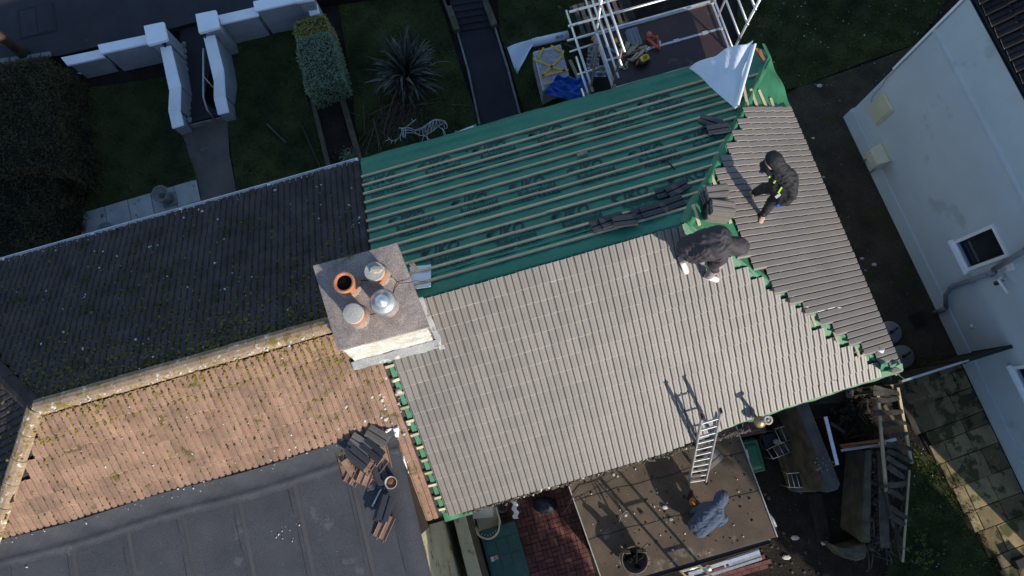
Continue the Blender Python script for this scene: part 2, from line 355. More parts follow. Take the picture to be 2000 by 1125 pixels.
# paving slabs beside the left house
pv=T('slab_path','grey square paving slabs in a row along the left house','paving',at(250,430,0))
du=at(380,350,0)-at(125,425,0); dv=at(386,352,0)-at(392,395,0); du.normalize(); dv=Vector((-du.y,du.x,0)); s0=at(384,351,0)
for r in range(3):
    for i in range(6):
        c=s0-du*(.3+i*.605)-dv*(.3+r*.605); 
        if i==5: c+=du*.15
        MB().box(c+Z*random.uniform(.008,.018),((.3 if i==5 else .59),.59,.05),du).build('slab','slab',pv,bevel=.006)
# ================================================================== WHITE GARDEN WALLS
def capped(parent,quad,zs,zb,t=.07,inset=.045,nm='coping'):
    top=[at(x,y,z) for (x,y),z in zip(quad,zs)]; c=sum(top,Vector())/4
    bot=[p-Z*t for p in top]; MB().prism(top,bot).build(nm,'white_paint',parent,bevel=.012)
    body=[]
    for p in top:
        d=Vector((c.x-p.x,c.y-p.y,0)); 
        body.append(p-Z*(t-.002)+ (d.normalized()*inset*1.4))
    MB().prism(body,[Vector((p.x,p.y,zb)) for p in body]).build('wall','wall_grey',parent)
k=T('garden_wall','low stepped white front wall between the dark hedge and the left gate pillar','wall',at(200,110,0))
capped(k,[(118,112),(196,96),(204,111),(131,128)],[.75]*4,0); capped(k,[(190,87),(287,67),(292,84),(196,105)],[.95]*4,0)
k=T('gate_pillar','white square gate pillar with broad flat cap, left of the garden gateway','pillar',at(345,110,0))
capped(k,[(280,50),(319,42),(327,77),(288,88)],[1.3]*4,0,.1,nm='cap')
k=T('side_wall','white sloping side wall running down from the left gate pillar','wall',at(350,180,0))
a=[((312,92),(333,88),(353,168),(330,177)),((330,177),(353,168),(352,216),(328,215)),((328,215),(352,216),(359,244),(336,251))]
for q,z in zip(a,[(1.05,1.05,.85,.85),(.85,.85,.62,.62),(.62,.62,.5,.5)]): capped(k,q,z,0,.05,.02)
k=T('side_wall','white sloping side wall running down from the right gate pillar beside the handrail','wall',at(430,150,0))
a=[((397,72),(419,67),(437,137),(417,158)),((417,158),(437,137),(440,186),(417,192)),((417,192),(440,186),(447,219),(425,224))]
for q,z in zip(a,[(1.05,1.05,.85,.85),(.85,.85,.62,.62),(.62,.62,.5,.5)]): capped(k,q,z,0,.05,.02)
k=T('gate_pillar','white square gate pillar, right of the garden gateway above the handrail','pillar',at(450,80,0))
capped(k,[(381,27),(421,19),(428,53),(388,64)],[1.3]*4,0,.1,nm='cap')
k=T('garden_wall','white stepped front wall right of the gateway, running up to the frame edge','wall',at(540,40,0))
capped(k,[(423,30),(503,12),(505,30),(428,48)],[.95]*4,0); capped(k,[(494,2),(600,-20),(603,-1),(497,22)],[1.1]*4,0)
k=T('gate_pillar','white pillar at the top of the frame above the clipped bush','pillar',at(640,40,0))
capped(k,[(576,-18),(610,-24),(612,-2),(578,4)],[1.3]*4,0,.1,nm='cap'); capped(k,[(599,10),(619,6),(624,26),(605,31)],[.8]*4,0)
k=T('broken_slab','small white broken slab lying on the lawn beside the hedge','slab',at(163,143,0))
MB().prism([at(150,143,.06),at(172,137,.06),at(176,148,.06)],[at(150,143,0),at(172,137,0),at(176,148,0)]).build('slab','white_paint',k)
k=T('handrail','thin grey metal handrail with bent end inside the gateway','handrail',at(400,150,.2))
MB().tube([at(397,95,1.15),at(397,190,1.0),at(405,215,.9),at(418,232,.22)],.022,8).build('rail','alu_dull',k,True)
MB().tube([at(398,150,1.08),at(416,171,.86)],.015,6).build('bracket','alu_dull',k,True)
for x,y in ((321,85),(399,67)):
    k=T('gate_hinge','black gate hinge on the '+('left' if x<350 else 'right')+' white pillar','hinge',at(x,y,1.1)); MB().box(at(x,y,1.08),(.06,.09,.1)).box(at(x+2,y+3,1.12),(.03,.12,.03)).build('bracket','black_plastic',k)
# ================================================================== HOUSES
def planef(kind):
    c,s=math.cos(PITCH),math.sin(PITCH)
    if kind=='S': return Hs(0,-HALF,ZE),U,V*c+Z*s,Z*c-V*s
    if kind=='N': return Hs(0,HALF,ZE),-U,-V*c+Z*s,Z*c+V*s
    if kind=='E': return Hs(A0+HALF,0,ZE),V,-U*c+Z*s,Z*c+U*s
    if kind=='W': return Hs(A1-HALF,0,ZE),-V,U*c+Z*s,Z*c-U*s
def rp(kind,a,s,h=0.0):
    o,X,Y,N=planef(kind); return o+X*a+Y*s+N*h
SLEN=HALF/math.cos(PITCH)
HN=T('house','semi detached house being re-roofed with new grey tiles and green membrane','house',Hs(-1.5,0,0))
HL=T('house','old semi detached house with mossy brown and dark tiles, on the left','house',Hs(-10,0,0))
def walls(h,u0,u1,name='wall'):
    MB().prism([Hs(u0,-HALF+.35,ZE-.12),Hs(u1,-HALF+.35,ZE-.12),Hs(u1,HALF-.35,ZE-.12),Hs(u0,HALF-.35,ZE-.12)],[Hs(u0,-HALF+.35,0),Hs(u1,-HALF+.35,0),Hs(u1,HALF-.35,0),Hs(u0,HALF-.35,0)]).build(name,'house_wall',h)
walls(HN,-5.45,2.3); walls(HL,A1-HALF+.35,-5.46)
# roof core of each house (boards under the covering); apex at A0 / A1
def roofcore(h,ue0,uw,hipE,hipW,mt,off=-.03,ins=(0,0)):
    up=Z*off
    pts=[Hs(uw,-HALF+ins[0],zS(HALF-ins[0]))+up,Hs(ue0,-HALF+ins[1],zS(HALF-ins[1]))+up,Hs(ue0,HALF,ZE)+up,Hs(uw,HALF,ZE)+up,Hs(hipW,0,ZR)+up,Hs(hipE,0,ZR)+up]
    pts+=[p-Z*.12 for p in pts[:4]]
    return MB().add(pts,[(0,1,5,4),(2,3,4,5),(1,2,5),(3,0,4),(0,6,7,1),(1,7,8,2),(2,8,9,3),(3,9,6,0),(6,9,8,7)]).build('roof',mt,h)
RN=roofcore(HN,A0+HALF-.22,-5.45,A0,-5.45,'wood_dark',-.02,(.08,.36)); RN['label']='hipped roof with new tiles'
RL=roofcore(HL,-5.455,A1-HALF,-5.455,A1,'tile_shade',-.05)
E_UN,E_US=2.50,2.82
def eline(v): return E_UN+(E_US-E_UN)*(HALF-v)/(2*HALF)
# --- tile meshes -------------------------------------------------------------
TW=.2250; GA=.262
def tile_mesh(name,mt,L=.30,old=False,closed=False):
    h=.022 if old else .020; pr=[]
    for k in range(2):
        x=k*TW/2
        if old: pr+=[(x+.001,0),(x+.020,-.002),(x+.034,h*.9),(x+.085,h),(x+.108,h*.75),(x+.1115,0)]
        else: pr+=[(x+.001,-.006),(x+.008,-.006),(x+.029,h*.9),(x+.070,h),(x+.0735,h-.004),(x+.077,h),(x+.109,h),(x+.111,-.004)]
    n=len(pr); vs=[]; th=.032 if not old else .024
    for x,z in pr: vs.append((x,.0,z+th+.004-.010))
    for x,z in pr: vs.append((x,0,.002))
    for x,z in pr: vs.append((x,L,z+.004))
    m3=len(vs)
    for x,z in pr: vs.append((x,.011,z+th+.004))
    fs=[(i+m3,i+1+m3,i+1+2*n,i+2*n) for i in range(n-1)]+[(i,i+1,i+1+m3,i+m3) for i in range(n-1)]+[(i+n,i+n+1,i+1,i) for i in range(n-1)]
    fs+=[(0,m3,2*n,n),(n-1,2*n-1,3*n-1,m3+n-1)]
    if closed:
        vs=vs[:3*n]
        for x,z in pr: vs.append((x,L,z-.010))
        vs2=[(x,0,z+.006) for x,z in pr]
        for i,(x,z) in enumerate(pr): vs[n+i]=(x,0,z+.010)
        fs=[(i,i+1,i+1+2*n,i+2*n) for i in range(n-1)]+[(i+n,i+n+1,i+1,i) for i in range(n-1)]
        fs+=[(i+n+1,i+n,i+3*n,i+3*n+1) for i in range(n-1)]+[(i+2*n,i+2*n+1,i+3*n+1,i+3*n) for i in range(n-1)]
        fs+=[(0,2*n,3*n,n),(n-1,2*n-1,4*n-1,3*n-1)]
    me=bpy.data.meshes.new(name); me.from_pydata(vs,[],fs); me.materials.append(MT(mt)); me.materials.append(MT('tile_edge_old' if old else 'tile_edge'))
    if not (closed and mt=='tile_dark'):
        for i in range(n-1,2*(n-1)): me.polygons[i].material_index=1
    me.update(); return me
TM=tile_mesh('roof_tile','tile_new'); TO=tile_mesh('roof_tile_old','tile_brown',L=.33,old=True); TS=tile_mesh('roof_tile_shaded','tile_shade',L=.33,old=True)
def lay(parent,mesh,mt,spots,single,name='roof_tile',jit=.003,h=.028):
    """spots=(kind,a,s). first «single» become objects, the rest one mesh"""
    og=org(parent); rest=[]
    base=np.array([v.co[:] for v in mesh.vertices]); fc=[tuple(p.vertices) for p in mesh.polygons]
    VV=[];FF=[];MI=[];k=0; mi_=[p.material_index for p in mesh.polygons]
    for i,(kind,a,s) in enumerate(spots):
        o_,X,Y,N=planef(kind); p=rp(kind,a+random.uniform(-jit*.6,jit*.6),s+random.uniform(-jit,jit)*1.3,h+random.uniform(0,jit))
        r=random.uniform(-.006,.006); X2=X*math.cos(r)+Y*math.sin(r); Y2=N.cross(X2)
        tl=random.uniform(-.012,.012)*jit/.003; Y2=(Y2+N*tl*.5).normalized(); N2=X2.cross(Y2)
        if i<single:
            o=bpy.data.objects.new(name,mesh); COL.objects.link(o); o.parent=parent; q=p-og; o.matrix_local=place(o,q.x,q.y,q.z,X2,Y2,N2)
        else:
            M=np.array([X2[:],Y2[:],N2[:]]); VV.append(base@M+np.array(p)); FF+=[tuple(j+k for j in f) for f in fc]; MI+=mi_; k+=len(base)
    if VV:
        me=bpy.data.meshes.new('roof_tiles'); vs=np.concatenate(VV)-np.array(og); me.from_pydata(vs.tolist(),[],FF); me.materials.append(mesh.materials[0]); me.materials.append(mesh.materials[1]); me.polygons.foreach_set('material_index',MI); me.update()
        o=bpy.data.objects.new('roof_tiles',me); COL.objects.link(o); o.parent=parent; o['kind']='stuff'; return o
def veS(u): return -3.33+max(0,u+2.1)*.03+.10*min(1,max(0,(u+1.6)/1.4))
spots=[]
for r in range(15):
    s=-.045+r*GA
    for c in range(40):
        a=-5.46+c*TW
        v=-HALF+(s+.30)*math.cos(PITCH); 
        if s+.30>SLEN+.02: continue
        s2=s+(veS(a)+3.35)/math.cos(PITCH)*(1-s/SLEN)
        umax=A0-(-HALF+(s2+.28)*math.cos(PITCH))   # hip line
        if a+TW>min(umax+.08,eline(-3.3)+.02): continue
        if a<-4.80 and s+.28>SLEN-.76 : continue # chimney stands here
        spots.append(('S',a,s2,r))
spots.sort(key=lambda t:-t[3]); SS=[t[:3] for t in spots]
print('S tiles',len(SS))
ES=[]
for c in range(31):
    a=-3.42+c*TW
    for r in range(14):
        # courses counted from the slightly skewed verge
        ve=(a+a+TW)/2; su=((A0+HALF)-eline(ve))/math.cos(PITCH)
        s=su-.03+r*GA
        u=A0+HALF-(s+.27)*math.cos(PITCH)
        if a+TW>1.98: continue
        if ve<0 and u< A0-a-.22: continue          # south hip (a is the southern edge)
        if ve>=0 and u< A0+a+TW*.5+.0: continue
        if -.55<ve<.9 and u<.30: continue
        ES.append(('E',a,s))
print('E tiles',len(ES))
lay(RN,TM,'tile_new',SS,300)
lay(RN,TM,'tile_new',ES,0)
# --- old tiles of the left house --------------------------------------------
LS=[]; g2=.315
for r in range(13):
    s=-.03+r*g2
    v=-HALF+s*math.cos(PITCH)
    if s+.25>SLEN: continue
    for c in range(42):
        a=-5.63-TW-c*TW
        vt=-HALF+(s+.3)*math.cos(PITCH)
        if a+TW*.5< A1-(-vt)-.0: continue
        if v<-1.95 and a+TW*.5<-5.98: continue
        if a>-6.15 and a+TW*.5>-6.08 and vt>-.68: continue
        LS.append(('S',a,s))
print('old S',len(LS))
lay(RL,TO,'tile_brown',LS,300,jit=.006,h=-.015)
LN=[]
for r in range(13):
    s=-.03+r*g2
    if s+.25>SLEN: continue
    for c in range(42):
        a=5.45+c*TW
        vt=HALF-(s+.3)*math.cos(PITCH)
        if -a-TW*.5< A1-vt: continue
        LN.append(('N',a,s))
LW=[]
for r in range(13):
    s=-.03+r*g2
    if s+.25>SLEN: continue
    for c in range(32):
        a=-3.5+c*TW; ve=abs(a+TW/2)
        if ve>HALF-s*math.cos(PITCH)-.1: continue
        LW.append(('W',a,s))
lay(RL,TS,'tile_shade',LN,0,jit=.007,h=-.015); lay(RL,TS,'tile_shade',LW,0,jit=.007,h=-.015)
# --- ridge tiles -------------------------------------------------------------
def ridge(parent,p0,p1,n,mt='ridge',r=.155,hh=.09,zo=.0):
    d=(p1-p0)/n
    for i in range(n):
        a=p0+d*i; b=a+d*.985; dd=d.normalized(); x=dd.cross(Z).normalized(); y=x.cross(dd)
        mb=MB(); m_=7; k=0
        rr=r*random.uniform(.97,1.03)
        for P,q in ((a,1.0),(b,.96)):
            for j in range(m_): 
                t=math.pi*(j/(m_-1)); mb.v.append(P+Z*zo+x*math.cos(t)*rr*q+y*math.sin(t)*hh*q)
            for j in range(m_)[::-1]:
                t=math.pi*(j/(m_-1)); mb.v.append(P+Z*zo+x*math.cos(t)*(rr*q-.015)+y*(math.sin(t)*hh*q-.015))
        N_=2*m_; mb.f=[(j,j+1,j+1+N_,j+N_) for j in range(N_-1)]+[(N_-1,0,N_,2*N_-1),tuple(range(N_))[::-1],tuple(range(N_,2*N_))]
        mb.build('ridge_tile',mt,parent)
ridge(RL,Hs(A1,0,ZR-.005),Hs(-6.02,0,ZR-.005),11,r=.135)
ridge(RL,Hs(A1,0,ZR-.0),Hs(A1-HALF,-HALF,ZE+.02),11,r=.14,hh=.11)
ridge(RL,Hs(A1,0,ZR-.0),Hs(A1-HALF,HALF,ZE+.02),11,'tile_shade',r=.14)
# mortar bed and moss along the ridge
def moss(parent,pts,name,mt,size=(.015,.04)):
    ico=[(0,0,1),(.89,0,.35),(.28,.85,.35),(-.72,.53,.35),(-.72,-.53,.35),(.28,-.85,.35),(.72,.53,-.3),(-.28,.85,-.3),(-.89,0,-.3),(-.28,-.85,-.3),(.72,-.53,-.3)]
    fi=[(0,1,2),(0,2,3),(0,3,4),(0,4,5),(0,5,1),(1,6,2),(2,7,3),(3,8,4),(4,9,5),(5,10,1),(2,6,7),(3,7,8),(4,8,9),(5,9,10),(1,10,6)]
    ico=np.array(ico); n=len(pts); P=np.array([p[:] for p in pts]); s=size[0]*.8+(size[1]*1.35-size[0]*.8)*np.random.rand(n)**2.2; sz=np.random.uniform(.35,.8,n)
    ang=np.random.uniform(0,6.28,n); el=np.random.uniform(.7,1.5,n)
    X=ico[None,:,0]*np.cos(ang)[:,None]-ico[None,:,1]*np.sin(ang)[:,None]*el[:,None]; Y=ico[None,:,0]*np.sin(ang)[:,None]+ico[None,:,1]*np.cos(ang)[:,None]*el[:,None]
    W=np.stack([P[:,None,0]+X*s[:,None],P[:,None,1]+Y*s[:,None],P[:,None,2]+ico[None,:,2]*s[:,None]*sz[:,None]],2)
    W+=np.random.normal(0,.12,W.shape)*s[:,None,None]
    F_=np.array(fi)[None]+np.arange(n)[:,None,None]*11
    return npmesh(name,W.reshape(-1,3),F_.reshape(-1,3),mt,parent,'stuff')
pts=[]
for i in range(1900): # brown slope moss, denser near the ridge and hip and by the chimney
    v=-abs(random.gauss(0,.35))-.17; u=random.uniform(A1-.3,-5.7)
    if random.random()<.35: u=random.gauss(-6.3,.4)
    if v<-1.8 or u>-5.7: continue
    if random.random()<.4 and v<-.5: continue
    col=round((u+5.63)/(TW/2))*(TW/2)-5.63; pts.append(Hs(col+random.gauss(.0,.012),v,zS(v)+.014))
moss(RL,pts,'moss_clumps','moss_ochre',(.01,.026))
pts=[]
for i in range(15000):
    u=random.uniform(-14,-5.5); v=random.uniform(.1,3.2)
    d=min(1,max(0,wob(u,v,.8,2)*.8+.45)) * (1.15-.3*v) + (.5 if v<.5 else 0)
    if random.random()>d*.9 or u<A1-v+.1: continue
    col=round((u+5.45)/(TW/2))*(TW/2)-5.45-.02; pts.append(Hs(col+random.gauss(0,.012),v,zS(v)+.012))
for i in range(1800):
    u=random.uniform(-14,A1); v=random.uniform(-3.2,3.2)
    if abs(v)>A1-u: continue
    v=round(v/(TW/2))*(TW/2)+.02
    pts.append(Hs(u,v+random.gauss(0,.02),ZR+SLP*(u-A1)+.018))
moss(RL,pts[-1500:],'moss_clumps','moss_green',(.012,.032))
moss(RL,pts,'moss_clumps','moss',(.009,.024))
pts=[]
for i in range(2600):
    v=-random.uniform(.15,1.85); u=random.uniform(A1-.9,-5.7)
    if u<A1+v*1.0+.1: continue
    if random.random()<.6: u=round((u+5.63)/(TW/2))*(TW/2)-5.63+random.gauss(0,.008)
    else: v=-HALF+(round((v+HALF)/math.cos(PITCH)/.315)*.315-.035)*math.cos(PITCH)
    pts.append(Hs(u,v,zS(v)+.012))
moss(RL,pts,'moss_clumps','moss',(.006,.015))
pts=[]
for i in range(3000):
    v=abs(random.gauss(0,.5))+.12; u=random.uniform(-13,-5.5)
    if v>2.4 or u<A1-v+.1 or random.random()>.35+.65*(wob(u,v,.9,7)*.5+.5): continue
    if random.random()<.6: u=round((u+5.45)/(TW/2))*(TW/2)-5.45-.02+random.gauss(0,.02)
    pts.append(Hs(u,v,zS(v)+.022))
moss(RL,pts,'moss_clumps','moss_green',(.012,.030))
pts=[]
for i in range(230):
    u=random.uniform(-14,-5.5); v=random.uniform(.1,3.3)
    if u<A1-v: continue
    c=Hs(u,v,zS(v)+.012)
    for j in range(random.choice((1,1,1,2,5))): pts.append(c+U*random.gauss(0,.05)+V*random.gauss(0,.02))
for i in range(150):
    u=random.uniform(A1,-5.6); v=random.uniform(-1.9,-.1); pts.append(Hs(u,v,zS(v)+.012))
for i in range(260):
    t=random.random(); pts.append((Hs(A1+t*4.8,random.gauss(-.08,.03),ZR+.05)) if random.random()<.65 else Hs(A1-t*HALF,-t*HALF+random.gauss(-.05,.03),ZR-t*2.05+.07))
moss(RL,pts,'lichen_spots','lichen',(.006,.02))
moss(RL,[Hs(random.uniform(A1,-6.0),-.10+random.gauss(0,.05),ZR+.02-abs(random.gauss(0,.02))) for i in range(420)]+[Hs(A1-t-.02+random.gauss(0,.06),-t-.06+random.gauss(0,.05),ZR-t*SLP+.06) for t in [random.uniform(0,3.2) for i in range(200)]],'moss_clumps','moss_ochre',(.008,.022))
# left gutter (white) with fascia
gt=MB(); a,b=Hs(A1-HALF,HALF+.05,ZE-.02),Hs(-5.5,HALF+.05,ZE-.02)
def gutter(a,b,r=.06):
    d=(b-a).normalized(); x=d.cross(Z).normalized(); mb=MB()
    for P in (a,b):
        for j in range(9): t=math.pi*j/8; mb.v.append(P+x*math.cos(t)*r-Z*math.sin(t)*r)
        for j in range(9)[::-1]: t=math.pi*j/8; mb.v.append(P+x*math.cos(t)*(r-.012)-Z*(math.sin(t)*(r-.012)))
    mb.f=[(j,j+18,j+19,j+1) for j in range(17)]+[(17,35,18,0),tuple(range(18)),tuple(range(18,36))[::-1]]
    return mb
L_=(b-a)/5
for i in range(5):
    gutter(a+L_*i,a+L_*(i+.997)).build('gutter','white_plastic',HL)
    MB().box(a+L_*(i+1)-Z*.04,(.06,.125,.08),U).build('gutter_joint','white_plastic',HL)
MB().bar(Hs(A1-HALF+.1,HALF-.03,ZE-.13),Hs(-5.5,HALF-.03,ZE-.13),.02,.18).build('fascia','white_paint',HL)
pts=[Hs(random.uniform(-13.5,-5.6),HALF+.04+random.gauss(0,.015),ZE-.03) for i in range(260)]
moss(HL,pts,'gutter_moss','moss',(.008,.02)); moss(HL,[Hs(random.uniform(-13.5,-5.6),HALF-.02+random.gauss(0,.012),ZE+.035) for i in range(200)],'lichen_spots','lichen',(.006,.014))
# south eave of left house strip
gutter(Hs(-5.98,-HALF-.06,ZE-.05),Hs(-5.5,-HALF-.06,ZE-.05),.05).build('gutter','black_plastic',HL)
MB().bar(Hs(-5.98,-HALF+.02,ZE-.13),Hs(-5.5,-HALF+.02,ZE-.13),.02,.16).build('fascia','wood_dark',HL)
# flat felted extension of the left house
ZF=5.15; UE=-5.83
MB().prism([Hs(-16,-1.86,ZF),Hs(UE,-1.80,ZF),Hs(UE,-3.4,ZF),Hs(UE,-7.5,ZF),Hs(-16,-7.5,ZF)],[Hs(-16,-1.86,ZF-.1),Hs(UE,-1.80,ZF-.1),Hs(UE,-3.4,ZF-.1),Hs(UE,-7.5,ZF-.1),Hs(-16,-7.5,ZF-.1)]).build('flat_roof','felt',HL)
FR=bpy.data.objects['flat_roof']; 
MB().prism([Hs(-16,-3.3,ZF-.1),Hs(UE-.1,-3.3,ZF-.1),Hs(UE-.1,-7.4,ZF-.1),Hs(-16,-7.4,ZF-.1)],[Hs(-16,-3.3,0),Hs(UE-.1,-3.3,0),Hs(UE-.1,-7.4,0),Hs(-16,-7.4,0)]).build('wall','cream_wall',HL)
MB().prism([Hs(UE-.04,-2.0,ZF-.102),Hs(UE-.02,-2.0,ZF-.102),Hs(UE-.02,-3.5,ZF-.102),Hs(UE-.04,-3.5,ZF-.102)],[Hs(UE-.04,-2.0,4.0),Hs(UE-.02,-2.0,4.0),Hs(UE-.02,-3.5,4.0),Hs(UE-.04,-3.5,4.0)]).build('cheek','wood_dark',HL)
# felt strips: lapped sheets a few mm proud, with wavy upstand along the tiles
for i in range(12):
    u1=UE-.03-i*.93; 
    def fs(x,y,u1=u1,i=i): 
        v=-2.14-y*5.3; return Hs(u1-x*.95,v,ZF+.010+(i%2)*.0025+.006*wob(u1*3-x*2,v*2,1.2,i)*1.0+ (.006 if x<.04 else 0))
    MB().grid(12,40,fs).build('felt_strip','felt',FR,True)
    MB().grid(1,60,lambda x,y,u1=u1:Hs(u1-.945+.012*math.sin(y*9+u1)+x*.009,-2.12-y*5.3,ZF+.0175+.006*wob(u1*3-.95*2,(-2.14-y*5.3)*2,1.2,i))).build('seam','felt_lap',FR)
    MB().grid(3,60,lambda x,y,u1=u1:Hs(u1-.86+x*.07,-2.12-y*5.3,ZF+.0180+.001*math.sin(x*3))).build('lap','felt_lap2',FR,True)
def up(x,y):
    u=-13.2+x*(UE+13.2); v=-1.74-y*.46-.02*math.sin(u*2.1); h=ZF+.02+.07*(1-y)**2+.02*math.exp(-((y-.75)/.08)**2)+.012*wob(u*2.5,v*5,1.3,4)
    return Hs(u,v,h)
MB().grid(160,12,up).build('upstand','felt',FR,True)
def lap(x,y):
    v=-2.0-x*5.2; return Hs(UE-.35+y*.36+.01*math.sin(v*4),v,ZF+.02+.02*math.sin(min(1,y*1.1)*math.pi)+.006*wob(v*4,y*3,1,8))
MB().grid(80,8,lap).build('edge_trim','felt',FR,True)
pts=[Hs(random.uniform(-12.5,-6),random.uniform(-5.6,-2.1),ZF+.02) for i in range(36)]+[Hs(random.gauss(-7.9,.12),random.gauss(-2.9,.1),ZF+.02) for i in range(14)]+[Hs(u_,-1.78+random.gauss(0,.03),ZF+.1) for u_ in [random.uniform(-12.6,-6.3) for i in range(45)]]
moss(FR,pts,'lichen_spots','lichen',(.005,.012))
# ================================================================== MEMBRANE, BATTENS on the house being re-roofed
def hipN(v): return A0+v
def memN(x,y):
    v=3.50-y*3.52; ur=min(hipN(max(v,0))+.05,2.62); u=-5.42+x*(ur+5.42)
    sag=-.016*abs(math.sin(u*math.pi/.62))*(1-.4*y)+.009*wob(u*2,v*5,1.5,3)+.005*wob(u*7,v*3,2.2,5)
    z=zS(v)+sag+.004
    if v>3.0: z+=.035*math.exp(-((v-3.28)/.10)**2)*(1+.5*math.sin(u*1.3))-.0
    if v>3.38: z-=(v-3.38)*.9
    return Hs(u,v+ (.006*math.sin(u*2.2)+.005*math.sin(u*5)if v>3.3 else 0),z)
MB().grid(420,110,memN).build('membrane','membrane',RN,True)
# sheet laps
for vv in (2.35,1.32,.36):
    def lp(x,y,vv=vv): 
        u=-5.3+x*(hipN(vv)+5.25); v=vv+y*.03+.01*math.sin(u*3); return Hs(u,v,zS(v)+.010+.003*math.sin(u*9)-.004*y)
    MB().grid(90,1,lp).build('sheet_lap','membrane',RN,True)
# south and east under-sheets (seen at verges and hip)
MB().add([Hs(-5.56,-HALF+.02,ZE+.0),Hs(A0+HALF-.3,-HALF+.34,ZE+.2),Hs(A0,0,ZR+.006),Hs(-5.56,0,ZR+.006)],[(0,1,2,3)]).build('membrane','membrane_lit',RN)
def memE(x,y):
    v=-HALF+.02+x*(2*HALF); ulim=min(A0+abs(v)-.02,eline(v)+.08); ue=eline(v)+(.14 if v>1.9 else -.02); u=ulim+y*max(ue-ulim,.02)
    return Hs(u,v,zE(u)+.006+.012*wob(u*3,v*3,1.4,5)*(1 if v>1.5 or u<.6 else .3)+(.04*math.sin(v*9+u*4)*y*y if v>1.95 else 0))
MB().grid(90,36,memE).build('membrane','membrane_lit',RN,True)
# hip rolls: membrane folded over both hips
def roll(x,y,sgn,t0,t1,w0):
    t=t0+(t1-t0)*x; P=Hs(A0+t,sgn*t,ZR-SLP*t); side=(U-V*sgn).normalized(); h=(y-.5)*2
    wd=w0*(1+.25*math.sin(t*7)); return P+side*h*wd+Z*((.035 if sgn>0 else .012)*(1-h*h)+.015-.33*abs(h)*wd*.9+.008*math.sin(t*17+h*3))
MB().grid(60,8,lambda x,y:roll(x,y,1,.75,2.80,.075)).build('hip_membrane','membrane_lit',RN,True)
MB().grid(60,8,lambda x,y:roll(x,y,1,-.02,.78,.10)).build('hip_membrane','membrane_lit',RN,True)
MB().grid(90,8,lambda x,y:roll(x,y,-1,-.02,3.2,.05)).build('hip_membrane','membrane_lit',RN,True)
pts=[]
NB=13
for i in range(NB):
    v=2.93-i*(2.93-.27)/(NB-1)
    ur=hipN(v)-.06
    if i==0: ur=min(ur,1.6)
    segs=[]; u=-5.44
    while u<ur-.3:
        L=random.choice((3.0,3.6,2.4,4.2)); e=min(u+L,ur); segs.append((u,e)); u=e+.004
    for (a_,b_) in segs:
        # gentle bow
        j=random.uniform(-.006,.006)
        MB().bar(Hs(a_,v+j,zS(v)+.026),Hs(b_,v-j*.5+random.uniform(-.005,.005),zS(v)+.026),.043,.03,Z*math.cos(PITCH)+V*math.sin(PITCH)).build('batten','batten',RN)
# south-slope battens stick out at the west verge
r=0
while True:
    s=.10+r*GA
    if s>SLEN-.75: break
    v=-HALF+s*math.cos(PITCH)
    MB().bar(Hs(-5.61+random.uniform(-.03,.03),v+random.uniform(-.012,.012),zS(v)+.02),Hs(-5.3,v,zS(v)+.02),.045,.026,Z*math.cos(PITCH)-V*math.sin(PITCH)).build('batten',random.choice(('batten','batten_pale','wood_pale')),RN); r+=1
# north-east stubs and the pair by the apex
for i,(x0,y0,x1,y1) in enumerate(((1452,168,1462,216),(1466,174,1482,218),(1482,176,1500,218),(1505,192,1513,218))):
    a_=onpl(x0,y0,'E',.03); b_=onpl(x1,y1,'E',.03); MB().bar(a_,b_,.05,.028).build('batten','batten_pale',RN)
for (x0,y0,x1,y1) in ((1389,343,1427,436),(1374,362,1396,430)):
    MB().bar(onpl(x0,y0,'E',.035),onpl(x1,y1,'E',.035),.05,.028).build('batten','batten_pale',RN)
for (x0,y0,x1,y1) in ((1353,400,1366,440),):
    MB().bar(onpl(x0,y0,'E',.05),onpl(x1,y1,'E',.03),.05,.028).build('batten','batten_pale',RN)
# battens behind the hip gaps (pale, seen in each green notch)
for t in (1.9,2.25,2.6): 
    P=Hs(A0+t-.10,-t-.02,ZR-SLP*t+.03); MB().bar(P-V*.12,P+V*.1,.045,.026).build('batten','batten_pale',RN)
# printed lettering on the membrane
def textmesh(body,size,bold=False,shear=0.0,sx=1.0,bw=.03):
    c=bpy.data.curves.new('t','FONT'); c.body=body; c.size=size; c.align_x='CENTER'; c.align_y='CENTER'; c.shear=shear; c.space_character=1.03
    if bold: c.offset=size*bw
    o=bpy.data.objects.new('t',c); COL.objects.link(o); bpy.context.view_layer.update()
    me=bpy.data.meshes.new_from_object(o.evaluated_get(bpy.context.evaluated_depsgraph_get())); bpy.data.objects.remove(o); 
    for v_ in me.vertices: v_.co.x*=sx
    return me
def tri(bmv,pts):
    pass
tm1=textmesh('IKO',.34,True,.3,.72,.02); tm2=textmesh('Rubershield',.19,True,0,.72,.018); tm3=textmesh('PRO EXTRA',.135,True,.1,.92,.018)
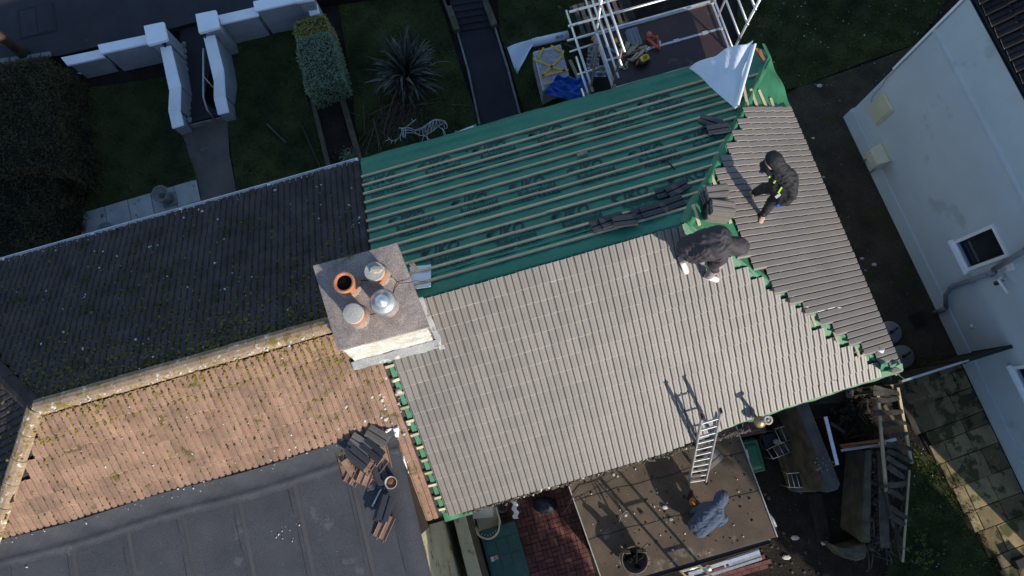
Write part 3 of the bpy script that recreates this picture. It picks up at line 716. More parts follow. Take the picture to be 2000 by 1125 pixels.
# brand roof-swoosh in front of the letters
sw=bpy.data.meshes.new('swoosh'); vs=[];fs_=[]
for k_,(ox,rr) in enumerate(((-.17,.075),(-.195,.04))):
    b0=len(vs); n_=14
    for j in range(n_+1):
        t=math.radians(40+ j*230/n_); ww=.022*math.sin(math.pi*j/n_)+.004
        vs+=[(ox+math.cos(t)*(rr-ww)*1.2,math.sin(t)*(rr-ww),0),(ox+math.cos(t)*(rr+ww)*1.2,math.sin(t)*(rr+ww),0)]
    fs_+=[(b0+2*j,b0+2*j+1,b0+2*j+3,b0+2*j+2) for j in range(n_)]
sw.from_pydata(vs,[],fs_)
for me in (tm1,tm2,tm3,sw): me.materials.clear(); me.materials.append(MT('print_ink'))
zm=lambda x,y:(700+x/2.68,180+y/2.68)
rows=[[(130,455),(420,368),(705,285),(1000,203),(1290,124),(1570,42)],[(275,652),(605,560),(905,475),(1210,388),(1530,302),(1810,222)],[(455,818),(795,722),(1135,628),(1445,530),(1745,438)]]
c_,s_=math.cos(PITCH),math.sin(PITCH)
og=org(RN)
for row in rows:
    for q in row:
        P=onpl(*zm(*q),'N'); u,v,_=inv(P)
        if u>hipN(v)-.25: continue
        for me,dv,du,nm in ((tm1,0,.0,'lettering'),(sw,0,-.12,'logo_mark'),(tm2,-.19,.05,'lettering'),(tm3,-.33,.08,'lettering')):
            # text up runs towards the ridge-away direction (+V down the slope)
            v2=v-dv if False else v+dv; u2=u+du
            if v2<.1 or u2>hipN(v2)-.3: continue
            o=bpy.data.objects.new(nm,me); COL.objects.link(o); o.parent=RN
            X=U; N=Z*c_+V*s_; Y=N.cross(X); p=Hs(u2,v2,zS(v2)+.016)-og
            o.matrix_local=place(o,p.x,p.y,p.z,X,Y,N)
# lead/white flashing piece beside the chimney, under battens
def fl(x,y):
    a=onpl(800+x*42,522+ y*45-x*6,'N',.018); return a+Z*(.02*math.sin(x*6)*(1-y)+ (.04*max(0,y-.8)*5 if x>.3 else 0))
k=T('flashing_sheet','pale folded membrane offcut under the battens beside the chimney','offcut',onpl(825,548,'N'))
MB().grid(12,12,fl).build('sheet','white_sheet',k,True,solid=.004)
# south gutter of the re-roofed house: dark, full of debris on the west part, green edge to the east
GS=MB(); g_q=[Hs(u_,veS(u_)-.06,zS(veS(u_))-.11) for u_ in (-5.46,-3.4,-1.9,-.2,1.3,2.78)]
for i in range(5):
    gutter(g_q[i],g_q[i].lerp(g_q[i+1],.998),.058).build('gutter','black_plastic',HN)
MB().bar(Hs(-5.46,-HALF+.09,ZE-.15),Hs(2.6,-HALF+.34,ZE-.08),.02,.16).build('fascia','wood_dark',HN)
MB().bar(Hs(-5.4,HALF-.05,ZE-.15),Hs(2.4,HALF-.05,ZE-.15),.02,.16).build('fascia','wood_dark',HN)
MB().bar(Hs(2.42,HALF-.05,ZE-.1),Hs(2.72,-HALF+.05,ZE-.2),.02,.16).build('fascia','wood_dark',HN)
pts=[Hs(random.uniform(-5.2,0),-HALF-.06+random.gauss(0,.022),ZE-.03+random.uniform(0,.03)) for i in range(1500)]
moss(HN,pts,'gutter_debris','wood_old',(.008,.026))
moss(HN,[Hs(-4.9+abs(random.gauss(0,1.6))%4.8,-HALF-.07+random.gauss(0,.02),ZE+.01) for i in range(34)],'rubble_chips','rubble',(.008,.026))
def gedge(x,y):
    u=-.9+x*3.75; return Hs(u,veS(u)+.02-y*.125-.008*math.sin(u*6)-.006*math.sin(u*17),zS(veS(u))+.03-y*.06+.008*math.sin(u*11))
MB().grid(70,3,gedge).build('membrane_edge','membrane_lit',RN,True)
MB().grid(10,3,lambda x,y:Hs(-5.55+x*.5,-HALF+.02-y*.16,ZE+.0-y*.06+.01*math.sin(x*9))).build('membrane_edge','membrane_lit',RN,True)
# ================================================================== CHIMNEY (part of the re-roofed house roof)
ZC=7.15
def capq(z,gu=0.0): return [Hs(-6.0-gu,.70+gu,z),Hs(-4.72+gu,.70+gu,z),Hs(-4.66+gu,-.60-gu,z),Hs(-5.96-gu,-.60-gu,z)]
CT=[at(*p,ZC) for p in ((611,519),(775,475),(838,638),(660,685))]
cc=sum(CT,Vector())/4
def shr(P,k,z): return [Vector((cc.x+(p.x-cc.x)*k,cc.y+(p.y-cc.y)*k,z)) for p in P]
CH=MB().prism([p-U*.03 for p in shr(CT,.90,ZC-.10)],[p-U*.07 for p in shr(CT,.90,4.9)]).build('chimney','chimney_render',RN); CH['label']='rendered chimney stack with concrete cap and four pots'
def capf(x,y):
    a=CT[0].lerp(CT[1],x); b=CT[3].lerp(CT[2],x); p=a.lerp(b,y); e=min(x,1-x,y,1-y); return p+Z*(.035*min(1,e*4)+.004*wob(x*9,y*9,1,3))
MB().grid(30,30,capf).build('chimney_cap','cap_concrete',CH,True)
mb=MB(); n=4
for i in range(4):
    a,b=CT[i],CT[(i+1)%4]; mb.add([a,b,b-Z*.1,a-Z*.1],[(0,3,2,1)])
mb.add([p-Z*.1 for p in CT],[(3,2,1,0)]); mb.build('chimney_cap','cap_concrete',CH)
# cracks as thin dark grooves laid in the cap
for pth in (((833,551),(812,548),(800,552),(779,553),(770,545),(752,541)),((779,553),(772,562),(768,573)),((735,612),(720,616),(712,616)),((752,541),(735,545),(700,549)),((738,614),(748,608))):
    mb=MB()
    for a_,b_ in zip(pth,pth[1:]):
        A_,B_=at(*a_,ZC+.037),at(*b_,ZC+.037); mb.bar(A_,B_,.007,.004)
    mb.build('crack','soot',CH)
MB().grid(3,3,lambda x,y:at(757+x*12+y*2,540+y*6+x*3,ZC+.042+.01*x)).build('mortar_flake','grey_cap',CH,solid=.008)
def pot(px,py,h,r,kind):
    P=at(px,py,ZC+h); c=Vector((P.x,P.y,ZC+.02)); h-=.02
    m_='terracotta'
    o=MB().lathe(c,[(r*1.02,0),(r,h*.4),(r*.95,h-.07),(r*1.06,h-.06),(r*1.08,h),(r*.80,h),(r*.76,h-.03),(r*.76,h-.24),(0,h-.25)],32).build('chimney_pot',m_,CH,True)
    MB().lathe(c,[(r*1.35,-.02),(r*1.25,.03),(r*1.0,.07)],20).build('flaunching','cap_concrete',CH,True)
    if kind=='open': MB().lathe(c+Z*(h-.22),[(r*.755,0),(r*.755,.16)],24).build('flue_soot','soot',CH,True); MB().lathe(c+Z*(h-.225),[(r*.76,0),(0,.001)],24).build('flue_soot','soot',CH)
    if kind=='stone':
        q=c+Z*(h+.001); k=MB()
        k.lathe(q,[(r*1.12,0),(r*1.15,.02),(r*1.08,.045),(r*.6,.055),(0,.058)],26,sx=1,sy=.97); k.build('pot_cover','grey_cap',CH)
    if kind=='broken':
        q=c+Z*(h+.001); MB().lathe(q,[(r*1.05,0),(r*1.12,.02),(r*1.05,.04),(0,.045)],14,sx=1,sy=.97).build('pot_cover','grey_cap',CH)
        MB().lathe(q+Vector((.03,.02,.045)),[(r*.75,0),(r*.6,.04),(0,.05)],7,sx=1,sy=.6).build('pot_cover','mortar',CH)
    if kind=='cowl':
        q=c+Z*(h-.02); MB().lathe(q,[(r*1.45,0),(r*1.48,.015),(r*1.25,.06),(r*.9,.085),(r*.86,.12),(r*.5,.165),(0,.19)],36).build('cowl','zinc',CH,True)
pot(671,551,.33,.142,'open'); pot(732,531,.30,.130,'broken'); pot(691,613,.30,.130,'stone'); pot(748,590,.36,.125,'cowl')
# white mortar shoulder on the south side and lead apron
SH=[at(672,703,ZC-.35),at(818,655,ZC-.35),at(832,672,6.0),at(686,716,5.95)]
mb=MB(); a_,b_=CT[3],CT[2]; dn=(b_-a_).normalized(); out=Vector((dn.y,-dn.x,0))
def shf(x,y):
    p=(a_*.96+cc*.04).lerp(b_*.96+cc*.04,x); vv=p-O; v=vv.dot(V); z0=zS(v-.02*0)
    z=ZC-.13-y*(ZC-.13-5.72); o=-.03+.10*y**1.3+.012*wob(x*5,y*5,1.3,6); q=Vector((p.x,p.y,0))+out*o-U*(.03+.08*y); return Vector((q.x,q.y,z))
MB().grid(40,16,shf).build('flaunching','chimney_render',CH,True)
def apr(x,y):
    p=(a_*.96+cc*.04).lerp(b_*.96+cc*.04,-.04+x*1.10); q=Vector((p.x,p.y,0))-U*.11+out*(.05+.13*y+.012*wob(x*9,y*3,1,2)); v=(q-O).dot(V); return Vector((q.x,q.y,zS(v)+.10-.02*y+.006*wob(x*14,y*6,1,9)))
MB().grid(50,10,apr).build('lead_apron','lead',CH,True,solid=.006)
def apE(x,y): # east soaker along the stack side
    p=b_.lerp(CT[1],-.14+x*.62); o2=Vector((out.x,out.y,0)); s=dn; q=Vector((p.x,p.y,0))*1.0-U*.06+s*(-.03+.09*y+.012*wob(x*9,y*3,1,5))-s*.0; v=(q-O).dot(V); return Vector((q.x,q.y,zS(v)+.10-.02*y+.008*wob(x*11,y*6,1,3)))
MB().grid(40,8,apE).build('lead_soaker','lead',CH,True,solid=.006)
MB().box(at(808,520,6.9),(.05,.05,.5)).build('stay','rust_steel',CH)
# ================================================================== WHITE HOUSE on the right
A=at(1650,230,0); dW=Vector((math.cos(math.radians(-70.07)),math.sin(math.radians(-70.07)),0)); nW=Vector((dW.y,-dW.x,0)) # nW points out of the wall, to the alley
def W(s,z,o=0.0): return A+dW*s+Z*z+nW*o
HW=T('house','tall pale blue white rendered neighbouring house on the right edge','house',W(5,0,-3))
EZ=5.5; WL=11.9; DW=7.5
w0,w1,wz0,wz1=3.93,4.53,1.72,3.02
win2=(6.80,7.5,1.62,2.85)
rects=[(0,w0,.5,EZ),(w1,win2[0],.5,EZ),(win2[1],WL,.5,EZ),(w0,w1,.5,wz0),(w0,w1,wz1,EZ),(win2[0],win2[1],.5,win2[2]),(win2[0],win2[1],win2[3],EZ)]
mb=MB()
for s0_,s1_,z0_,z1_ in rects:
    mb.add([W(s0_,z0_),W(s1_,z0_),W(s1_,z1_),W(s0_,z1_)],[(0,1,2,3)])
for s0_,s1_,z0_,z1_ in ((w0,w1,wz0,wz1),win2): # reveals
    c_4=[W(s0_,z0_),W(s1_,z0_),W(s1_,z1_),W(s0_,z1_)]; i_4=[p-nW*.14 for p in c_4]; mb.add(c_4+i_4,[(i,(i+1)%4,(i+1)%4+4,i+4) for i in range(4)])
mb.add([W(0,0),W(0,0,-DW),W(0,EZ,-DW),W(0,EZ)],[(0,1,2,3)]); mb.add([W(WL,0),W(WL,0,-DW),W(WL,EZ,-DW),W(WL,EZ)],[(3,2,1,0)])
mb.add([W(0,0,-DW),W(WL,0,-DW),W(WL,EZ,-DW),W(0,EZ,-DW)],[(3,2,1,0)])
mb.build('wall','pebbledash',HW)
MB().prism([W(-.03,.48,.035),W(WL+.03,.48,.035),W(WL+.03,.5,-.05),W(-.03,.5,-.05)],[W(-.03,-.02,.035),W(WL+.03,-.02,.035),W(WL+.03,-.02,-.05),W(-.03,-.02,-.05)]).build('plinth','pebbledash',HW)
MB().prism([W(0,4.18,0),W(WL,4.18,0),W(WL,4.12,.022),W(0,4.12,.022)],[W(0,4.02,.0),W(WL,4.02,0),W(WL,4.06,.022),W(0,4.06,.022)]).build('string_course','pebbledash',HW)
MB().bar(W(0,2.5,.012),W(0,EZ,.012),.05,.024,nW).build('corner_bead','white_paint',HW)
rm=MB().prism([W(-.3,EZ+.06,.13),W(WL+.3,EZ+.06,.13),W(WL-3.4,EZ+2.5,-DW/2),W(3.4,EZ+2.5,-DW/2)],[W(-.3,EZ-.02,.13),W(WL+.3,EZ-.02,.13),W(WL-3.4,EZ+2.4,-DW/2),W(3.4,EZ+2.4,-DW/2)])
rm.prism([W(WL+.3,EZ+.06,-DW-.28),W(-.3,EZ+.06,-DW-.28),W(3.4,EZ+2.5,-DW/2),W(WL-3.4,EZ+2.5,-DW/2)],[W(WL+.3,EZ-.02,-DW-.28),W(-.3,EZ-.02,-DW-.28),W(3.4,EZ+2.4,-DW/2),W(WL-3.4,EZ+2.4,-DW/2)])
rm.add([W(-.3,EZ+.06,.13),W(3.4,EZ+2.5,-DW/2),W(-.3,EZ+.06,-DW-.28)],[(0,1,2)]); rm.add([W(WL+.3,EZ+.06,.13),W(WL-3.4,EZ+2.5,-DW/2),W(WL+.3,EZ+.06,-DW-.28)],[(2,1,0)])
RW=rm.build('roof','roof_far',HW); 
sa=math.atan2(2.44,DW/2+.28); Yw=(-nW*math.cos(sa)+Z*math.sin(sa)); Nw=(nW*math.cos(sa)+Z*math.sin(sa)); Xw=Yw.cross(Nw)
# tiles on the roof strip in view
TF=tile_mesh('roof_tile_far','tile_far',L=.33,old=True); ogw=org(RW)
for r in range(5):
    for c in range(16):
        p=W(-.25,EZ+.07,.15)+dW*((c)*TW)+Yw*(r*.315-.02)
        if c*TW< r*.27: continue
        o=bpy.data.objects.new('roof_tile',TF); COL.objects.link(o); o.parent=RW; q=p-ogw+Nw*random.uniform(0,.004)
        if Xw.dot(dW)<0: q=q+dW*TW
        o.matrix_local=place(o,q.x,q.y,q.z,Xw,Yw,Nw)
gutter(W(-.3,EZ-.0,.19),W(WL+.3,EZ-.0,.19),.055).build('gutter','black_plastic',HW)
MB().bar(W(-.3,EZ-.06,.12),W(WL+.3,EZ-.06,.12),.02,.16).build('fascia','black_plastic',HW)
# window with frame
WN=MB()
def frame(s0_,s1_,z0_,z1_,t,o0,o1,mt,nm,parent):
    mb=MB(); c_=[W(s0_,z0_),W(s1_,z0_),W(s1_,z1_),W(s0_,z1_)]
    mb.prism([W(s0_,z1_,o1),W(s1_,z1_,o1),W(s1_,z1_-t,o1),W(s0_,z1_-t,o1)],[W(s0_,z1_,o0),W(s1_,z1_,o0),W(s1_,z1_-t,o0),W(s0_,z1_-t,o0)])
    mb.prism([W(s0_,z0_+t,o1),W(s1_,z0_+t,o1),W(s1_,z0_,o1),W(s0_,z0_,o1)],[W(s0_,z0_+t,o0),W(s1_,z0_+t,o0),W(s1_,z0_,o0),W(s0_,z0_,o0)])
    mb.prism([W(s0_,z1_-t,o1),W(s0_+t,z1_-t,o1),W(s0_+t,z0_+t,o1),W(s0_,z0_+t,o1)],[W(s0_,z1_-t,o0),W(s0_+t,z1_-t,o0),W(s0_+t,z0_+t,o0),W(s0_,z0_+t,o0)])
    mb.prism([W(s1_-t,z1_-t,o1),W(s1_,z1_-t,o1),W(s1_,z0_+t,o1),W(s1_-t,z0_+t,o1)],[W(s1_-t,z1_-t,o0),W(s1_,z1_-t,o0),W(s1_,z0_+t,o0),W(s1_-t,z0_+t,o0)])
    return mb.build(nm,mt,parent)
for (s0_,s1_,z0_,z1_) in ((w0,w1,wz0,wz1),win2):
    f=frame(s0_-.055,s1_+.055,z0_-.02,z1_+.06,.072,-.002,.03,'white_paint','window',HW)
    frame(s0_+.004,s1_-.004,z0_+.004,z1_-.004,.05,-.13,-.09,'black_plastic','frame',f)
    MB().add([W(s0_+.02,z0_+.02,-.115),W(s1_-.02,z0_+.02,-.115),W(s1_-.02,z1_-.02,-.115),W(s0_+.02,z1_-.02,-.115)],[(0,1,2,3)]).build('pane','glass_dark',f)
    MB().add([W(s0_+.002,z0_+.002,-.138),W(s1_-.002,z0_+.002,-.138),W(s1_-.002,z1_-.002,-.138),W(s0_+.002,z1_-.002,-.138)],[(0,1,2,3)]).build('blind','soot',f)
    MB().prism([W(s0_-.10,z0_-.02,.10),W(s1_+.10,z0_-.02,.10),W(s1_+.10,z0_,-.08),W(s0_-.10,z0_,-.08)],[W(s0_-.10,z0_-.07,.10),W(s1_+.10,z0_-.07,.10),W(s1_+.10,z0_-.07,-.08),W(s0_-.10,z0_-.07,-.08)]).build('sill','white_paint',f,bevel=.006)
# wall boxes
k=T('meter_box','flat square cream meter cover fixed near the corner of the white house','box',W(.5,1.5,.03))
MB().prism([W(.27,1.86,.05),W(.68,1.86,.05),W(.68,1.12,.05),W(.27,1.12,.05)],[W(.25,1.88,0),W(.70,1.88,0),W(.70,1.10,0),W(.25,1.10,0)]).build('door','cream_plastic',k,bevel=.008)
MB().prism([W(.22,1.91,.02),W(.73,1.91,.02),W(.73,1.07,.02),W(.22,1.07,.02)],[W(.22,1.91,.001),W(.73,1.91,.001),W(.73,1.07,.001),W(.22,1.07,.001)]).build('frame','cream_plastic',k)
k=T('boiler_housing','boxy cream wall unit on two pipes, below the flat meter cover','box',W(1.4,.75,.1))
MB().prism([W(1.12,1.02,.04),W(1.62,1.02,.04),W(1.62,.52,.04),W(1.12,.52,.04)],[W(1.12,1.02,.001),W(1.62,1.02,.001),W(1.62,.52,.001),W(1.12,.52,.001)]).build('back','cream_plastic',k)
MB().prism([W(1.18,.90,.30),W(1.58,.90,.30),W(1.58,.56,.30),W(1.18,.56,.30)],[W(1.12,1.01,.041),W(1.62,1.01,.041),W(1.62,.52,.041),W(1.12,.52,.041)]).build('cover','cream_plastic',k,bevel=.02)
for s_ in (1.22,1.55): MB().tube([W(s_,.53,.08),W(s_,.0,.08)],.02,8).build('pipe','grey_plastic',k,True)
MB().tube([W(.22,1.3,.015),W(.14,1.36,.015),W(.10,1.5,.015),W(.10,1.9,.015),W(.04,2.1,.01),W(.03,5.4,.015)],.006,5).build('cable','grey_plastic',k,True)
k=T('waste_pipe','bent grey soil pipe running down the white house beside the window','pipe',W(4.8,1.5,.08))
MB().tube([W(4.32,4.2,.0),W(4.34,4.2,.08),W(4.40,4.15,.13),W(4.50,4.0,.13),W(4.56,3.7,.1)],.055,12).build('bend','grey_plastic',k,True)
MB().tube([W(4.56,3.75,.1),W(4.72,2.6,.09)],.055,12).build('pipe','grey_plastic',k,True)
MB().tube([W(4.78,2.55,.06),W(4.79,1.0,.06),W(4.80,.95,.07),W(4.86,.9,.1),W(4.93,.72,.1),W(5.2,.52,.1)],.05,12).build('pipe','grey_plastic',k,True)
MB().tube([W(5.18,.54,.1),W(5.22,.40,.10),W(5.23,.02,.10)],.055,12).build('drain_elbow','grey_plastic',k,True)
for z_ in (1.8,1.05,2.4): MB().lathe(W(4.79,z_,.06),[(.062,-.03),(.066,0),(.062,.03)],14).build('collar','grey_plastic',k,True)
k=T('junction_box','small square white box on the wall between the window and the soil pipe','box',W(4.6,2.75,.04))
MB().box(W(4.78,3.0,.03),(.16,.2,.06),dW,Z,nW).build('box','white_plastic',k,bevel=.01)
k=T('security_lamp','small black and silver outdoor lamp under the grey soil pipe','lamp',W(4.95,2.6,.1))
MB().lathe(W(5.0,2.45,.1),[(.03,0),(.045,.02),(.045,.12),(.02,.13)],14).build('lamp_head','black_plastic',k,True); MB().lathe(W(5.0,2.42,.1),[(.0,0),(.04,.005),(.043,.03)],14).build('lens','aluminium',k,True)
MB().tube([W(5.0,2.6,.0),W(5.0,2.6,.1),W(5.0,2.57,.1)],.014,6).build('arm','grey_plastic',k,True)
MB().tube([W(4.9,2.7,.0),W(4.95,2.72,.18),W(5.25,2.85,.22)],.03,8).build('camera_body','white_plastic',k,True)
k=T('wall_vent','tiny white round vent on the white wall below the soil pipe','vent',W(5.9,.95,.01))
MB().lathe(W(5.75,.95,.0),[(.05,0),(.05,.02),(.03,.03),(0,.03)],12,nW).build('vent','white_plastic',k,True)
# ================================================================== FLAT ROOFED EXTENSION
EX=T('flat_roofed_outhouse','flat roofed cream extension with dirty brown felt roof below the eaves','extension',Hs(-1.5,-4.5,0))
e0,e1,f0,f1=-3.29,.24,-3.32,-5.62
MB().prism([Hs(e0,f0,2.5),Hs(e1-.02,f0,2.5),Hs(e1+.05,f1,2.5),Hs(e0+.13,f1,2.5)],[Hs(e0,f0,2.38),Hs(e1-.02,f0,2.38),Hs(e1+.05,f1,2.38),Hs(e0+.13,f1,2.38)]).build('roof','ext_felt',EX)
ER=bpy.data.objects['roof.002'] if 'roof.002' in bpy.data.objects else None
MB().prism([Hs(e0+.08,f0,2.379),Hs(e1-.08,f0,2.379),Hs(e1-.05,f1+.05,2.379),Hs(e0+.2,f1+.05,2.379)],[Hs(e0+.08,f0,0),Hs(e1-.08,f0,0),Hs(e1-.05,f1+.05,0),Hs(e0+.2,f1+.05,0)]).build('wall','cream_wall',EX)
for i,vv in enumerate((-3.95,-4.72)):
    MB().grid(60,2,lambda x,y,vv=vv:Hs(e0+.03+x*3.5,vv+.02*math.sin(x*9)+y*.016+.01*math.sin(x*31),2.503+.006*(1-y)+.003*math.sin(x*40))).build('felt_lap','felt_lap',EX,True)
MB().bar(Hs(e0-.01,f0,2.49),Hs(e0+.125,f1,2.49),.02,.06).build('edge_trim','grey_cap',EX); MB().bar(Hs(e1-.01,f0,2.49),Hs(e1+.06,f1,2.49),.02,.06).build('edge_trim','grey_cap',EX)
gutter(Hs(e0,f1-.06,2.40),Hs(e1-.05,f1-.06,2.40),.055).build('gutter','black_plastic',EX)
MB().tube([Hs(.26,-5.1,2.48),Hs(.34,-5.3,2.45),Hs(.36,-5.45,2.42)],.03,8).build('spout','grey_plastic',EX,True)
MB().prism([Hs(e0+.02,f0-.03,2.503),Hs(-2.0,f0-.03,2.503),Hs(-2.0,f0-.2,2.503),Hs(e0+.02,f0-.1,2.503)],[Hs(e0+.02,f0-.03,2.5005),Hs(-2.0,f0-.03,2.5005),Hs(-2.0,f0-.2,2.5005),Hs(e0+.02,f0-.1,2.5005)]).build('flashing','felt_lap',EX)
# debris on it
pts=[at(random.uniform(1150,1480),random.uniform(870,1110),2.51) for i in range(60)]+[at(random.gauss(1290,25),random.gauss(1000,20),2.52) for i in range(18)]
pts=[p for p in pts if e0+.2<inv(p)[0]<e1-.1 and f1+.05<inv(p)[1]<f0-.15]
dbr=moss(EX,pts,'rubble_chips','rubble',(.005,.016))
pts=[at(random.uniform(1130,1480),random.uniform(860,1110),2.505) for i in range(260)]; pts=[p for p in pts if e0+.2<inv(p)[0]<e1-.1 and f1+.05<inv(p)[1]<f0-.15]
moss(EX,pts,'dirt_crumbs','wood_dark',(.006,.02))
lab=['brick chunk near the cable on the flat roof','small pale rubble lump on the flat roof near the gutter','flat grey rubble chip beside the round fire pot','pale stone between the worker and the upright bracket','dark diamond shaped slate chip on the flat roof','curled brown leaf scrap on the flat roof','rubble heap left of the kneeling worker','large pale mortar lump at the debris filled gutter']
for (x,y,s,mt),l in zip(((1148,930,.05,'terracotta'),(1198,927,.04,'rubble'),(1314,1074,.03,'rubble'),(1310,1014,.05,'rubble'),(1253,1001,.05,'wood_dark'),(1216,1045,.04,'wood_old'),(1298,991,.05,'rubble'),(1176,903,.07,'rubble')),lab):
    o=MB().lathe(at(x,y,2.5),[(s*.7,0),(s,s*.3),(s*.7,s*.9),(0,s)],6,sx=random.uniform(.8,1.2),sy=random.uniform(.6,.9)).build('rubble_stone',mt); tag(lift(o,at(x,y,2.5)),l,'stone')
# fire pot
def ring(c,r0,r1,h,t,n=30): return [(r0,0),(r1,h),(r1-t,h),(r0-t,.02),(0,.02)]
c0=at(1236,1088,2.5)
k=T('fire_pot','round rusty metal fire pot with charred wood at the bottom of the flat roof','pot',c0)
MB().lathe(c0,[(.17,0),(.24,.16),(.255,.30),(.245,.31),(.235,.30),(.22,.16),(.15,.03),(0,.03)],34).build('bowl','rust_steel',k,True)
for a_ in (0.1,2.9,3.3,6.1): 
    d_=Vector((math.cos(a_),math.sin(a_),0)); MB().box(c0+d_*.27+Z*.27,(.05,.09,.03),d_).build('lug','rust_steel',k)
mb=MB()
for i in range(9): a_=random.uniform(0,6.28); p=c0+Vector((math.cos(a_)*.08,math.sin(a_)*.08,.1+.02*i)); d_=Vector((random.gauss(0,1),random.gauss(0,1),.4)).normalized()*.12; mb.tube([p-d_,p+d_],.022,6)
mb.build('charred_wood','soot',k)
mb=MB(); mb.tube([c0+Vector((.06,.12,.2)),c0+Vector((.2,.32,.55)),c0+Vector((.21,.36,.62))],.018,6); mb.tube([c0+Vector((-.14,.1,.2)),c0+Vector((-.28,.28,.5))],.016,6); mb.build('stick','rust_steel',k)
for sx_ in ((-.18,.14),(.12,.16)): MB().grid(6,6,lambda x,y:c0+Vector((sx_[0]+(x-.5)*.16,sx_[1]+.04*math.sin(y*3),.22+y*.30-.1*abs(x-.5)))).build('scrap_plate','rust_steel',k,solid=.006)
# upright bracket / broken aerial with hanging wires
c0=at(1221,1005,2.5); k=T('aerial_bracket','bent metal bracket standing on the flat roof, casting a forked shadow','bracket',c0)
mb=MB(); mb.lathe(c0,[(.045,0),(.045,.010),(.015,.02),(.015,.03)],16); mb.build('foot','alu_dull',k,True)
MB().tube([c0,c0+Vector((-.03,.06,.35))],.014,8).tube([c0+Vector((.0,.0,.0)),c0+Vector((.03,.08,.33))],.010,8).tube([c0+Vector((.03,.08,.33)),c0+Vector((-.03,.12,.40)),c0+Vector((-.12,.02,.36)),c0+Vector((-.14,-.1,.22))],.009,6).tube([c0+Vector((.03,.08,.33)),c0+Vector((.12,.02,.32)),c0+Vector((.1,-.04,.15))],.009,6).build('stem','rust_steel',k,True)
# cable across the flat roof
o=MB().tube([at(x,y,2.53) for x,y in ((1214,862),(1212,885),(1200,915),(1180,937),(1160,946),(1135,952),(1122,968),(1108,985))],.008,6).build('cable','black_plastic',None,True); tag(o,'black cable snaking over the flat roof edge near the gutter','cable')
o=MB().tube([at(x,y,2.52) for x,y in ((1222,926),(1180,950),(1150,965),(1130,974),(1118,972),(1124,964),(1132,972),(1112,985),(1102,1000))],.0035,6).build('cable','wood_old',None,True); tag(o,'thin pale cord lying across the corner of the flat roof','cord')
for x,y,l in ((1160,942,'left'),(1150,935,'upper')): pass
# scaffold tower at the bottom edge, standing in the yard behind the flat roof
def frame_tower(k,pl,z0,z1,rung=.5,r=.025,mt='aluminium'):
    for p in pl: MB().tube([Vector((p.x,p.y,z0)),Vector((p.x,p.y,z1))],r,10).build('post',mt,k,True)
    z=z0+.3
    while z<z1-.05:
        MB().tube([Vector((pl[0].x,pl[0].y,z)),Vector((pl[1].x,pl[1].y,z))],r*.8,8).build('rung',mt,k,True); z+=rung
b1,b2=at(1343,1128,2.5),at(1382,1117,2.5)
k=T('access_tower','aluminium access tower frame at the bottom frame edge beyond the flat roof','scaffold',Vector((b1.x,b1.y,0)))
b1.z=b2.z=0; bb1=b1-V*.03; bb2=b2-V*.03
frame_tower(k,[bb1,bb2],0,4.35,.5,.026)
mb=MB(); q=at(1345,1122,2.35); e=at(1483,1077,2.35)
MB().bar(q+Z*.0,e,.06,.05).build('rail','aluminium',k); MB().bar(q-V*.13,e-V*.13,.05,.05).build('rail','alu_dull',k)
for t in (.05,.25,.5): 
    p=q.lerp(e,t); MB().bar(p,p-V*.14,.03,.03).build('rail','aluminium',k)
MB().bar(q.lerp(e,.55)-V*.03,e-V*.03,.16,.03).build('platform','alu_dull',k)
MB().lathe(q.lerp(e,.28)+Z*.02,[(.05,-.05),(.05,.05)],10).build('coupler','aluminium',k,True)
# ================================================================== LADDER 1
Lf=[at(1345,945,2.5),at(1378,940,2.5)]; Lt=[at(1371,814,5.3),at(1408,802,5.3)]
k=T('ladder','aluminium extension ladder leaning from the flat roof over the eaves','ladder',(Lf[0]+Lf[1])/2)
dx=(Lf[1]-Lf[0]).normalized(); ld=(Lt[0]-Lf[0]).normalized(); ln=dx.cross(ld).normalized()
for i in (0,1):
    MB().bar(Lf[i],Lt[i],.028,.075,ln).build('rail','aluminium',k,bevel=.004)
    MB().bar(Lf[i]-ld*.06,Lf[i]+ld*.03,.036,.085,ln).build('foot','black_plastic',k)
    MB().bar(Lt[i]-ld*.03,Lt[i]+ld*.03,.034,.08,ln).build('end_cap','black_plastic',k)
for i in range(11):
    t=.03+i*.088; MB().bar(Lf[0].lerp(Lt[0],t),Lf[1].lerp(Lt[1],t),.03,.036,ln).build('rung','aluminium',k,bevel=.004)
s_=1 if ln.z<0 else -1
for i in (0,1):   # second, shorter section nested behind
    off=ln*s_*.07+ (dx*(.03 if i==0 else -.03))
    MB().bar(Lf[i].lerp(Lt[i],.10)+off,Lf[i].lerp(Lt[i],.93)+off,.026,.06,ln).build('inner_rail','alu_dull',k)
